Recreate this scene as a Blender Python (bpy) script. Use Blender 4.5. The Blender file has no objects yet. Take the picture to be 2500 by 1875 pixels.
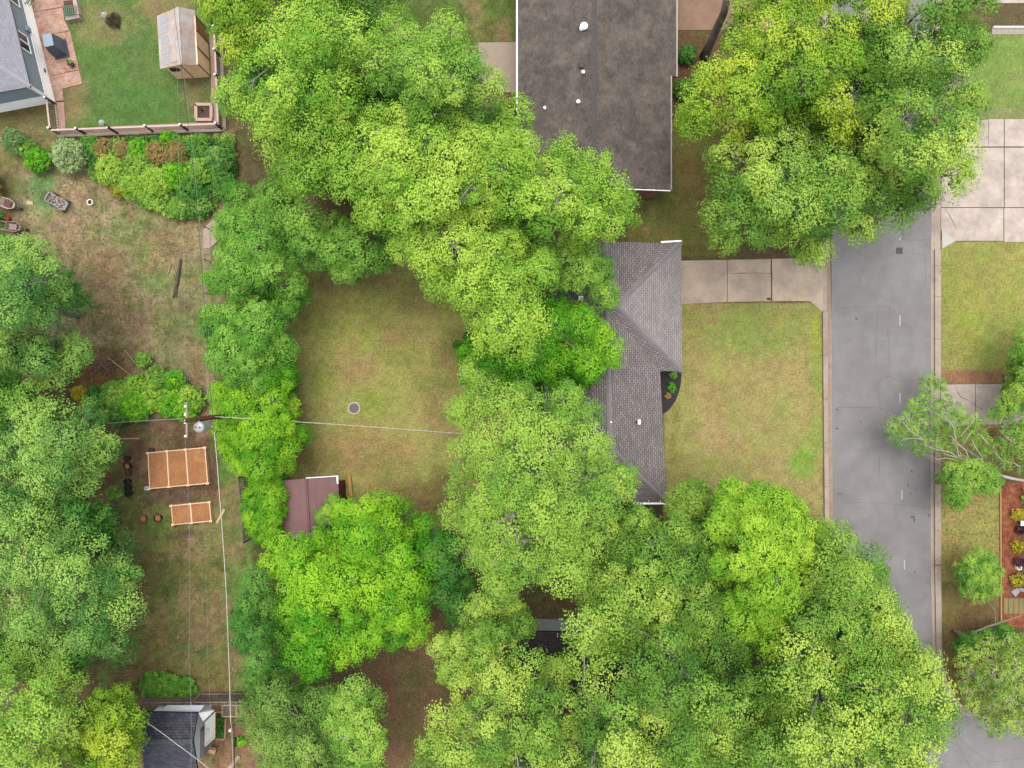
import bpy, math, random
import numpy as np
from mathutils import Vector
random.seed(7); rng = np.random.default_rng(11)
R = math.radians
# ---------------------------------------------------------------- camera, sky, sun, exposure
H = 48.0; F = 1728.0; CU, CV = 1250.0, 937.5      # drone height, focal length and centre in photo pixels
S = bpy.context.scene
cam = bpy.data.objects.new("camera", bpy.data.cameras.new("camera")); S.collection.objects.link(cam)
cam.location = (0, 0, H); cam.rotation_euler = (0, 0, 0)
cam.data.sensor_width = 36; cam.data.lens = F*36/2500; cam.data.clip_end = 3000; cam.data.clip_start = 0.5
S.camera = cam
SUN_EL, SUN_AZ = 78, 350                            # azimuth from +Y (photo top) towards +X (photo right)
w = bpy.data.worlds.new("World"); S.world = w; w.use_nodes = True
nt = w.node_tree; bg = nt.nodes["Background"]
sky = nt.nodes.new("ShaderNodeTexSky"); sky.sky_type = 'NISHITA'; sky.sun_disc = False
sky.sun_elevation = R(SUN_EL); sky.sun_rotation = R(SUN_AZ); sky.dust_density = 4.0; sky.air_density = 1.0
hs = nt.nodes.new("ShaderNodeHueSaturation"); hs.inputs['Saturation'].default_value = 0.3
nt.links.new(sky.outputs[0], hs.inputs['Color']); nt.links.new(hs.outputs[0], bg.inputs[0]); bg.inputs[1].default_value = 0.15
sd = bpy.data.lights.new("sun", 'SUN'); sd.energy = 0.5; sd.angle = R(50); sd.color = (1, .965, .9)
so = bpy.data.objects.new("sun", sd); S.collection.objects.link(so); so.location = (40, 30, 80)
dv = Vector((math.sin(R(SUN_AZ))*math.cos(R(SUN_EL)), math.cos(R(SUN_AZ))*math.cos(R(SUN_EL)), math.sin(R(SUN_EL))))
so.rotation_euler = dv.to_track_quat('Z', 'Y').to_euler()
S.view_settings.view_transform = 'Standard'; S.view_settings.look = 'None'; S.view_settings.gamma = 1
S.view_settings.exposure = 1.58
S.render.filter_size = 1.9; S.render.engine = 'CYCLES'; S.cycles.max_bounces = 6; S.cycles.transparent_max_bounces = 4

# ---------------------------------------------------------------- helpers
def P(u, v, z=0.0):                                # photo pixel at height z -> world point
    k = (H-z)/F
    return Vector(((u-CU)*k, -(v-CV)*k, z))
def lin(c, k=0.4):                                 # display colour 0-255 -> albedo
    o = []
    for x in c:
        x /= 255; x = x/12.92 if x <= .04045 else ((x+.055)/1.055)**2.4
        o.append(min(.9, x*k))
    return (*o, 1)
def link(o, parent=None):
    S.collection.objects.link(o)
    if parent is not None: o.parent = parent
    return o
def tag(o, label=None, cat=None, group=None, kind=None):
    if label: o['label'] = label
    if cat: o['category'] = cat
    if group: o['group'] = group
    if kind: o['kind'] = kind
    return o
def thing(name, loc, label, cat, group=None):
    o = bpy.data.objects.new(name, None); o.empty_display_size = .3; link(o); o.location = loc
    return tag(o, label, cat, group)
class MB:
    def __init__(s): s.v = []; s.f = []
    def quad(s, *p):
        n = len(s.v); s.v += [tuple(q) for q in p]; s.f.append(tuple(range(n, n+len(p)))); return s
    def prism(s, pts, z0, z1):                     # pts: ccw (x,y)
        a = sum(pts[i][0]*pts[(i+1) % len(pts)][1]-pts[(i+1) % len(pts)][0]*pts[i][1] for i in range(len(pts)))
        if a < 0: pts = pts[::-1]
        n = len(s.v); m = len(pts)
        s.v += [(p[0], p[1], z0) for p in pts]+[(p[0], p[1], z1) for p in pts]
        s.f.append(tuple(range(n+m-1, n-1, -1))); s.f.append(tuple(range(n+m, n+2*m)))
        for i in range(m):
            j = (i+1) % m; s.f.append((n+i, n+j, n+m+j, n+m+i))
        return s
    def box(s, cx, cy, z0, z1, lx, ly, rot=0):
        c, d = math.cos(rot), math.sin(rot)
        return s.prism([(cx+x*c-y*d, cy+x*d+y*c) for x, y in ((-lx/2, -ly/2), (lx/2, -ly/2), (lx/2, ly/2), (-lx/2, ly/2))], z0, z1)
    def beam(s, a, b, w_, h_):                     # oriented box from a to b
        a, b = Vector(a), Vector(b); d = (b-a).normalized()
        up = Vector((0, 0, 1)) if abs(d.z) < .95 else Vector((1, 0, 0))
        x = d.cross(up).normalized()*w_/2; y = x.cross(d).normalized()*h_/2
        n = len(s.v)
        for q in (a, b): s.v += [tuple(q-x-y), tuple(q+x-y), tuple(q+x+y), tuple(q-x+y)]
        s.f += [(n+3, n+2, n+1, n), (n+4, n+5, n+6, n+7)]+[(n+i, n+(i+1) % 4, n+4+(i+1) % 4, n+4+i) for i in range(4)]
        return s
    def tube(s, pts, rad, k=6):
        pts = [Vector(p) for p in pts]
        if not hasattr(rad, '__len__'): rad = [rad]*len(pts)
        n0 = len(s.v)
        for i, p in enumerate(pts):
            d = (pts[min(i+1, len(pts)-1)]-pts[max(i-1, 0)])
            d = d.normalized() if d.length > 1e-6 else Vector((0, 0, 1))
            up = Vector((0, 0, 1)) if abs(d.z) < .9 else Vector((1, 0, 0))
            x = d.cross(up).normalized(); y = d.cross(x)
            for j in range(k):
                a = 2*math.pi*j/k; s.v.append(tuple(p+(x*math.cos(a)+y*math.sin(a))*rad[i]))
        for i in range(len(pts)-1):
            for j in range(k):
                a = n0+i*k+j; b = n0+i*k+(j+1) % k; s.f.append((a, b, b+k, a+k))
        s.f.append(tuple(n0+j for j in range(k-1, -1, -1))); m = n0+(len(pts)-1)*k; s.f.append(tuple(m+j for j in range(k)))
        return s
    def lathe(s, c, prof, k=16):                   # prof: (r,z) bottom to top
        n0 = len(s.v)
        for r, z in prof:
            for j in range(k):
                a = 2*math.pi*j/k; s.v.append((c[0]+r*math.cos(a), c[1]+r*math.sin(a), c[2]+z))
        for i in range(len(prof)-1):
            for j in range(k):
                a = n0+i*k+j; b = n0+i*k+(j+1) % k; s.f.append((a, b, b+k, a+k))
        s.f.append(tuple(n0+j for j in range(k-1, -1, -1))); m = n0+(len(prof)-1)*k; s.f.append(tuple(m+j for j in range(k)))
        return s
    def rock(s, c, rx, ry, rz, seed=0):
        r_ = random.Random(seed); n0 = len(s.v); k = 8
        rings = [(.75, 0), (1, .35), (.72, .8), (.3, 1)]
        jit = [r_.uniform(.75, 1.15) for _ in range(k)]
        for q, z in rings:
            for j in range(k):
                a = 2*math.pi*j/k; m = q*jit[j]*r_.uniform(.92, 1.08)
                s.v.append((c[0]+rx*m*math.cos(a), c[1]+ry*m*math.sin(a), c[2]+rz*z))
        for i in range(3):
            for j in range(k):
                a = n0+i*k+j; b = n0+i*k+(j+1) % k; s.f.append((a, b, b+k, a+k))
        m = n0+3*k; s.f.append(tuple(m+j for j in range(k))); s.f.append(tuple(n0+j for j in range(k-1, -1, -1)))
        return s
    def build(s, name, m, parent=None, smooth=False, bevel=0):
        me = bpy.data.meshes.new(name)
        off = Vector(parent_loc(parent))
        me.from_pydata([(a-off.x, b-off.y, c-off.z) for a, b, c in s.v], [], s.f); me.materials.append(m)
        if smooth: me.polygons.foreach_set('use_smooth', [True]*len(me.polygons))
        o = bpy.data.objects.new(name, me); link(o, parent)
        if bevel:
            b = o.modifiers.new("bevel", 'BEVEL'); b.width = bevel; b.segments = 2; b.limit_method = 'ANGLE'
        return o
def parent_loc(p):
    v = Vector((0, 0, 0))
    while p is not None: v = v+p.location; p = p.parent
    return v
def struct(name, mb, m): return tag(mb.build(name, m), kind='structure')

# ---------------------------------------------------------------- materials
def noisemat(name, col, amt=.25, scale=3.0, fine=40.0, rough=.85, col2=None, mix2=.5, bump=0., spec=.3, metal=0, k=.4, scale2=.6):
    m = bpy.data.materials.new(name); m.use_nodes = True; n = m.node_tree.nodes; l = m.node_tree.links
    b = n['Principled BSDF']; b.inputs['Roughness'].default_value = rough; b.inputs['Metallic'].default_value = metal
    b.inputs['Specular IOR Level'].default_value = spec
    tc = n.new('ShaderNodeTexCoord')
    t1 = n.new('ShaderNodeTexNoise'); t1.inputs['Scale'].default_value = scale; t1.inputs['Detail'].default_value = 5
    t2 = n.new('ShaderNodeTexNoise'); t2.inputs['Scale'].default_value = fine; t2.inputs['Detail'].default_value = 3
    t3 = n.new('ShaderNodeTexNoise'); t3.inputs['Scale'].default_value = scale2; t3.inputs['Detail'].default_value = 6; t3.inputs['Roughness'].default_value = .65
    for t in (t1, t2, t3): l.new(tc.outputs['Object'], t.inputs['Vector'])
    base = n.new('ShaderNodeMix'); base.data_type = 'RGBA'
    c = lin(col, k); c2 = lin(col2, k) if col2 else c
    base.inputs['A'].default_value = c; base.inputs['B'].default_value = c2
    mr = n.new('ShaderNodeMapRange'); mr.inputs['From Min'].default_value = mix2-.12; mr.inputs['From Max'].default_value = mix2+.12
    l.new(t3.outputs['Fac'], mr.inputs['Value']); l.new(mr.outputs[0], base.inputs['Factor'])
    ad = n.new('ShaderNodeMath'); ad.operation = 'ADD'; l.new(t1.outputs['Fac'], ad.inputs[0]); l.new(t2.outputs['Fac'], ad.inputs[1])
    mp = n.new('ShaderNodeMapRange'); mp.inputs['From Min'].default_value = .6; mp.inputs['From Max'].default_value = 1.4
    mp.inputs['To Min'].default_value = 1-amt; mp.inputs['To Max'].default_value = 1+amt; mp.clamp = False
    l.new(ad.outputs[0], mp.inputs['Value'])
    vm = n.new('ShaderNodeVectorMath'); vm.operation = 'SCALE'; l.new(base.outputs['Result'], vm.inputs[0]); l.new(mp.outputs[0], vm.inputs['Scale'])
    l.new(vm.outputs[0], b.inputs['Base Color'])
    if bump:
        bp = n.new('ShaderNodeBump'); bp.inputs['Strength'].default_value = bump; bp.inputs['Distance'].default_value = .03
        l.new(t2.outputs['Fac'], bp.inputs['Height']); l.new(bp.outputs[0], b.inputs['Normal'])
    return m
def brickmat(name, c1, c2, cm, bw, bh, mortar=.012, rough=.85, amt=.25, offset=.5, stain=None, mix2=.56, k=.4, swap=False):
    m = noisemat(name, c1, amt, 1.2, 30, rough, k=k); n = m.node_tree.nodes; l = m.node_tree.links
    uv = n.new('ShaderNodeTexCoord'); br = n.new('ShaderNodeTexBrick')
    src = uv.outputs['UV']
    if swap: src = uv.outputs['Object']
    l.new(src, br.inputs['Vector'])
    br.inputs['Color1'].default_value = lin(c1, k); br.inputs['Color2'].default_value = lin(c2, k); br.inputs['Mortar'].default_value = lin(cm, k)
    br.inputs['Scale'].default_value = 1; br.inputs['Mortar Size'].default_value = mortar; br.inputs['Brick Width'].default_value = bw
    br.inputs['Row Height'].default_value = bh; br.offset = offset; br.inputs['Bias'].default_value = 0
    vm = [x for x in n if x.type == 'VECT_MATH'][0]; out = br.outputs['Color']
    if stain:
        t = n.new('ShaderNodeTexNoise'); t.inputs['Scale'].default_value = .8; t.inputs['Detail'].default_value = 12; t.inputs['Roughness'].default_value = .85
        l.new(uv.outputs['Object'], t.inputs['Vector'])
        mr = n.new('ShaderNodeMapRange'); mr.inputs['From Min'].default_value = mix2-.05; mr.inputs['From Max'].default_value = mix2+.12
        mr.inputs['To Max'].default_value = .75
        l.new(t.outputs['Fac'], mr.inputs['Value']); mx = n.new('ShaderNodeMix'); mx.data_type = 'RGBA'
        l.new(mr.outputs[0], mx.inputs['Factor']); l.new(out, mx.inputs['A']); mx.inputs['B'].default_value = lin(stain, k); out = mx.outputs['Result']
    l.new(out, vm.inputs[0])
    return m
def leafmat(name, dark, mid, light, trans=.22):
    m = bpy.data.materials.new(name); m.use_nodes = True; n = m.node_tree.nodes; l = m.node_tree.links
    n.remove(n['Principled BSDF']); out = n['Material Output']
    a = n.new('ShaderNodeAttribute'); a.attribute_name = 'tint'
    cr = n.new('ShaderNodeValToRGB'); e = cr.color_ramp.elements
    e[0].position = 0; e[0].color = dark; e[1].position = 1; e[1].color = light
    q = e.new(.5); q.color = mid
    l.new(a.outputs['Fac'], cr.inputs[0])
    d = n.new('ShaderNodeBsdfPrincipled'); d.inputs['Roughness'].default_value = .7; d.inputs['Specular IOR Level'].default_value = .14
    t = n.new('ShaderNodeBsdfTranslucent'); mx = n.new('ShaderNodeMixShader'); mx.inputs[0].default_value = trans
    hv = n.new('ShaderNodeHueSaturation'); hv.inputs['Hue'].default_value = .485; hv.inputs['Value'].default_value = 1.25; hv.inputs['Saturation'].default_value = 1.05
    l.new(cr.outputs[0], d.inputs['Base Color']); l.new(cr.outputs[0], hv.inputs['Color']); l.new(hv.outputs[0], t.inputs['Color'])
    l.new(d.outputs[0], mx.inputs[1]); l.new(t.outputs[0], mx.inputs[2]); l.new(mx.outputs[0], out.inputs[0])
    return m
def L3(a, b, c, k=.63):
    f = lambda q: lin((q[0]*.985, q[1]*.975, q[2]*1.05), k)
    return f(a), f(b), f(c)
LEAF = {
 'lime':   leafmat('leaf_lime', *L3((62, 116, 34), (126, 178, 52), (180, 214, 76))),
 'yellow': leafmat('leaf_yellow_green', *L3((64, 112, 32), (130, 174, 46), (186, 208, 62))),
 'mid':    leafmat('leaf_mid_green', *L3((58, 112, 40), (116, 168, 58), (168, 204, 76))),
 'hedge':  leafmat('leaf_hedge', *L3((48, 102, 32), (94, 156, 48), (150, 200, 74))),
 'fresh':  leafmat('leaf_fresh', *L3((62, 116, 28), (122, 178, 42), (172, 212, 60))),
 'deep':   leafmat('leaf_deep_green', *L3((38, 88, 34), (76, 136, 46), (122, 172, 66))),
 'vivid':  leafmat('leaf_vivid_green', *L3((46, 108, 22), (92, 168, 32), (156, 208, 46))),
 'blue':   leafmat('leaf_bluish_green', *L3((42, 92, 44), (88, 144, 60), (158, 198, 84))),
 'oak':    leafmat('leaf_oak', *L3((60, 106, 36), (118, 164, 56), (182, 210, 82))),
 'olive':  leafmat('leaf_olive', *L3((48, 88, 34), (92, 136, 50), (146, 180, 76))),
 'silver': leafmat('leaf_silver', *L3((68, 112, 50), (122, 158, 84), (180, 202, 130))),
 'gold':   leafmat('leaf_gold', *L3((120, 128, 30), (180, 176, 44), (218, 206, 72))),
 'plum':   leafmat('leaf_plum', *L3((46, 30, 36), (78, 50, 54), (108, 70, 66))),
 'rust':   leafmat('leaf_rust', *L3((84, 118, 50), (140, 136, 68), (184, 146, 88)), trans=.25),
}
bark = noisemat('bark_grey_brown', (158, 142, 126), .35, 4, 30, .9, (118, 102, 88), bump=.5)
barkpale = noisemat('bark_pale_grey', (176, 168, 156), .25, 4, 30, .85, (150, 142, 128))
barkwhite = noisemat('bark_white', (216, 210, 196), .2, 5, 30, .8, (180, 168, 150))
concrete = noisemat('concrete_pinkish', (228, 204, 178), .22, 1.2, 60, .9, (200, 180, 160), .5, scale2=.7)
concrete2 = noisemat('concrete_grey', (222, 206, 190), .22, 1.2, 60, .9, (194, 178, 166), .5, scale2=.8)
curbm = noisemat('kerb_concrete', (200, 184, 168), .12, 3, 50, .9, (178, 158, 140), .52)
gutterm = noisemat('gutter_concrete', (184, 168, 152), .15, 6, 50, .9, (174, 150, 124), .5, scale2=1.5)
asphalt = noisemat('asphalt_faded', (156, 152, 151), .16, 1.1, 60, .9, (144, 140, 138), .5, scale2=.35, bump=.1)
crackm = noisemat('tar_crack', (112, 108, 106), .2, 8, 40, .9)
dirtcrack = noisemat('soil_in_joint', (118, 98, 74), .3, 8, 40, .95)
paintw = noisemat('worn_white_paint', (205, 205, 202), .15, 12, 60, .7)
metald = noisemat('dark_iron', (84, 80, 80), .12, 10, 60, .6, metal=.2)
white = noisemat('white_paint', (232, 230, 226), .06, 2, 30, .5, k=.85)
whitemetal = noisemat('galvanised_white_metal', (215, 217, 220), .08, 4, 30, .4, metal=.3)
siding = noisemat('blue_grey_siding', (150, 163, 173), .05, 2, 30, .6, k=.62)
brickred = brickmat('red_brick', (172, 108, 82), (150, 92, 72), (176, 160, 146), .22, .075, .01)
paverm = brickmat('brick_patio', (222, 174, 148), (190, 132, 106), (150, 112, 92), .3, .15, .014, stain=(226, 200, 186), mix2=.5)
shinglem = brickmat('shingle_brown_grey', (170, 161, 158), (142, 132, 130), (100, 91, 90), .30, .155, .024, amt=.14)
shingle_lit = brickmat('shingle_lit_slope', (184, 175, 172), (164, 155, 153), (128, 119, 118), .30, .15, .016, amt=.14)  # roof shingle lightened: light on the front slope painted into the colour
shingledk = brickmat('shingle_slate', (104, 104, 116), (70, 71, 84), (48, 48, 56), .32, .17, .016, amt=.25, stain=(126, 102, 92), mix2=.6)
shingleblk = brickmat('shingle_black', (74, 66, 62), (52, 47, 46), (38, 34, 34), .3, .15, .014, amt=.25)
shinglebr = brickmat('shingle_weathered_brown', (102, 92, 85), (84, 76, 71), (68, 62, 58), .3, .14, .012, amt=.2, stain=(136, 124, 112), mix2=.49)
shedroof = brickmat('shed_roof_felt', (158, 120, 118), (150, 113, 112), (132, 98, 97), 1.0, .9, .012, amt=.1)
ridgem = noisemat('ridge_cap_grey', (158, 152, 152), .12, 5, 30, .85, (144, 136, 136))
shedred = noisemat('barn_red_boards', (118, 58, 54), .15, 6, 40, .7)
polyc = noisemat('polycarbonate_aged', (208, 200, 196), .18, 3, 30, .4, (204, 172, 148), .52, k=.42, scale2=1.0)
polyc2 = noisemat('polycarbonate_pane', (190, 187, 188), .08, 2, 20, .25)
tanwood = noisemat('tan_plywood', (222, 186, 146), .1, 3, 40, .7, (206, 166, 126), k=1)
brownpanel = noisemat('brown_panel', (178, 130, 84), .12, 3, 40, .7)
lumber = noisemat('new_lumber', (240, 200, 160), .1, 6, 50, .7, k=.55)
oldwood = noisemat('weathered_grey_wood', (176, 158, 144), .25, 5, 50, .85, (140, 124, 112), k=.55)
darkwood = noisemat('dark_brown_wood', (100, 76, 62), .25, 5, 50, .85)
soil = noisemat('clay_soil', (204, 144, 94), .26, 6, 50, .95, (184, 124, 80), .5, scale2=1.2)
black = noisemat('black_plastic', (44, 40, 40), .2, 8, 30, .5)
mulchblk = noisemat('black_mulch', (66, 60, 62), .5, 14, 60, .95)
mulchred = noisemat('red_mulch', (140, 76, 52), .5, 10, 55, .95, (186, 118, 78), .55, scale2=2.2)
coverm = noisemat('grey_blue_cover', (112, 124, 136), .08, 3, 20, .6)
cover_lit = noisemat('cover_lit_top', (168, 182, 198), .06, 3, 20, .6)  # same cover made paler, light on its top put into the colour
glass = noisemat('dark_glass', (70, 76, 84), .05, 2, 10, .08, spec=.8)
greyside = noisemat('grey_siding', (168, 160, 158), .1, 3, 30, .7)
redp = noisemat('red_plastic', (216, 52, 42), .08, 4, 20, .4)
greenp = noisemat('green_plastic', (92, 168, 72), .1, 4, 20, .4)
rope = noisemat('cable_sheath', (226, 220, 205), .1, 5, 20, .5)
wirem = noisemat('bare_wire', (168, 172, 168), .1, 5, 20, .5)
wired = noisemat('dark_wire', (60, 56, 56), .1, 5, 20, .6)
polem = noisemat('creosote_pole', (112, 72, 50), .2, 5, 40, .85)
rustm = noisemat('rust', (170, 96, 60), .3, 8, 40, .8)
stonem = noisemat('pale_stone', (220, 196, 160), .1, 6, 40, .8)
cream = noisemat('cream_wood', (222, 188, 162), .1, 4, 40, .7)

# ---------------------------------------------------------------- ground
def vnoise(x, y, cell, seed):
    r_ = np.random.default_rng(seed); n = 256; T = r_.random((n, n))
    X = x/cell; Y = y/cell; xi = np.floor(X).astype(int); yi = np.floor(Y).astype(int); fx = X-xi; fy = Y-yi
    fx = fx*fx*(3-2*fx); fy = fy*fy*(3-2*fy)
    g = lambda a, b: T[a % n, b % n]
    return (g(xi, yi)*(1-fx)+g(xi+1, yi)*fx)*(1-fy)+(g(xi, yi+1)*(1-fx)+g(xi+1, yi+1)*fx)*fy
def fbm(x, y, cell, seed, o=4):
    s = 0; a = 1; t = 0
    for i in range(o): s = s+a*vnoise(x+i*17.3, y-i*9.1, cell/2**i, seed+i); t += a; a *= .6
    return s/t
def in_poly(u, v, poly):
    ins = np.zeros(u.shape, bool); n = len(poly)
    for i in range(n):
        x1, y1 = poly[i]; x2, y2 = poly[(i+1) % n]
        if y1 == y2: continue
        c = ((y1 > v) != (y2 > v)) & (u < (x2-x1)*(v-y1)/(y2-y1)+x1); ins ^= c
    return ins
def edge_dist(u, v, poly):
    d = np.full(u.shape, 1e9); n = len(poly)
    for i in range(n):
        x1, y1 = poly[i]; x2, y2 = poly[(i+1) % n]; dx, dy = x2-x1, y2-y1
        t = np.clip(((u-x1)*dx+(v-y1)*dy)/(dx*dx+dy*dy+1e-9), 0, 1)
        d = np.minimum(d, np.hypot(u-x1-t*dx, v-y1-t*dy))
    return d
def rect(a, b, c, d): return [(a, b), (c, b), (c, d), (a, d)]
# (polygon or blob) patches of what grows or lies there, in photo pixels of the ground plane
GP = [  # polygon, colour, edge softness px, strength
 (rect(-900, -900, 3400, 2800), (106, 92, 60), 5, 1),
 (rect(150, -60, 540, 318), (94, 128, 58), 12, 1),
 (rect(-60, 255, 160, 420), (128, 122, 70), 25, 1),
 ([(40, 420), (520, 400), (560, 600), (520, 1030), (300, 1030), (150, 900), (40, 620)], (156, 140, 102), 30, 1),
 ([(200, 1020), (540, 1020), (545, 1240), (200, 1240)], (112, 84, 64), 20, 1),
 ([(240, 1240), (560, 1220), (600, 1700), (250, 1700)], (132, 128, 70), 25, 1),
 ([(528, 1040), (620, 1040), (620, 1700), (560, 1700)], (104, 138, 58), 12, .9),
 ([(400, 1715), (640, 1715), (660, 1900), (330, 1900)], (152, 112, 86), 12, 1),
 ([(690, 640), (1000, 640), (1300, 760), (1250, 1300), (690, 1300)], (166, 163, 84), 25, 1),
 (rect(900, -60, 1262, 215), (96, 116, 48), 20, 1),
 ([(1540, 300), (1800, 300), (1800, 628), (1540, 628)], (122, 120, 56), 15, 1),
 (rect(1654, 75, 1760, 300), (118, 84, 60), 25, .9),
 ([(1660, 738), (2010, 738), (2012, 1400), (1620, 1400), (1620, 900)], (167, 158, 88), 6, 1),
 (rect(2297, 83, 2900, 292), (130, 152, 72), 6, 1),
 (rect(2297, 588, 2900, 915), (152, 154, 74), 5, 1),
 (rect(2297, 902, 2445, 940), (162, 118, 84), 8, 1),
 (rect(2297, 1030, 2445, 1420), (166, 150, 82), 8, 1),
 (rect(2297, 1420, 2445, 1790), (134, 116, 66), 20, 1),
 (rect(2445, 1020, 2900, 1180), (120, 98, 60), 10, 1),
 ([(880, 1400), (1110, 1400), (1090, 1900), (880, 1900)], (118, 96, 62), 20, 1),
 ([(-60, 880), (300, 850), (330, 960), (250, 1030), (-60, 1030)], (128, 98, 64), 20, 1),
]
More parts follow.
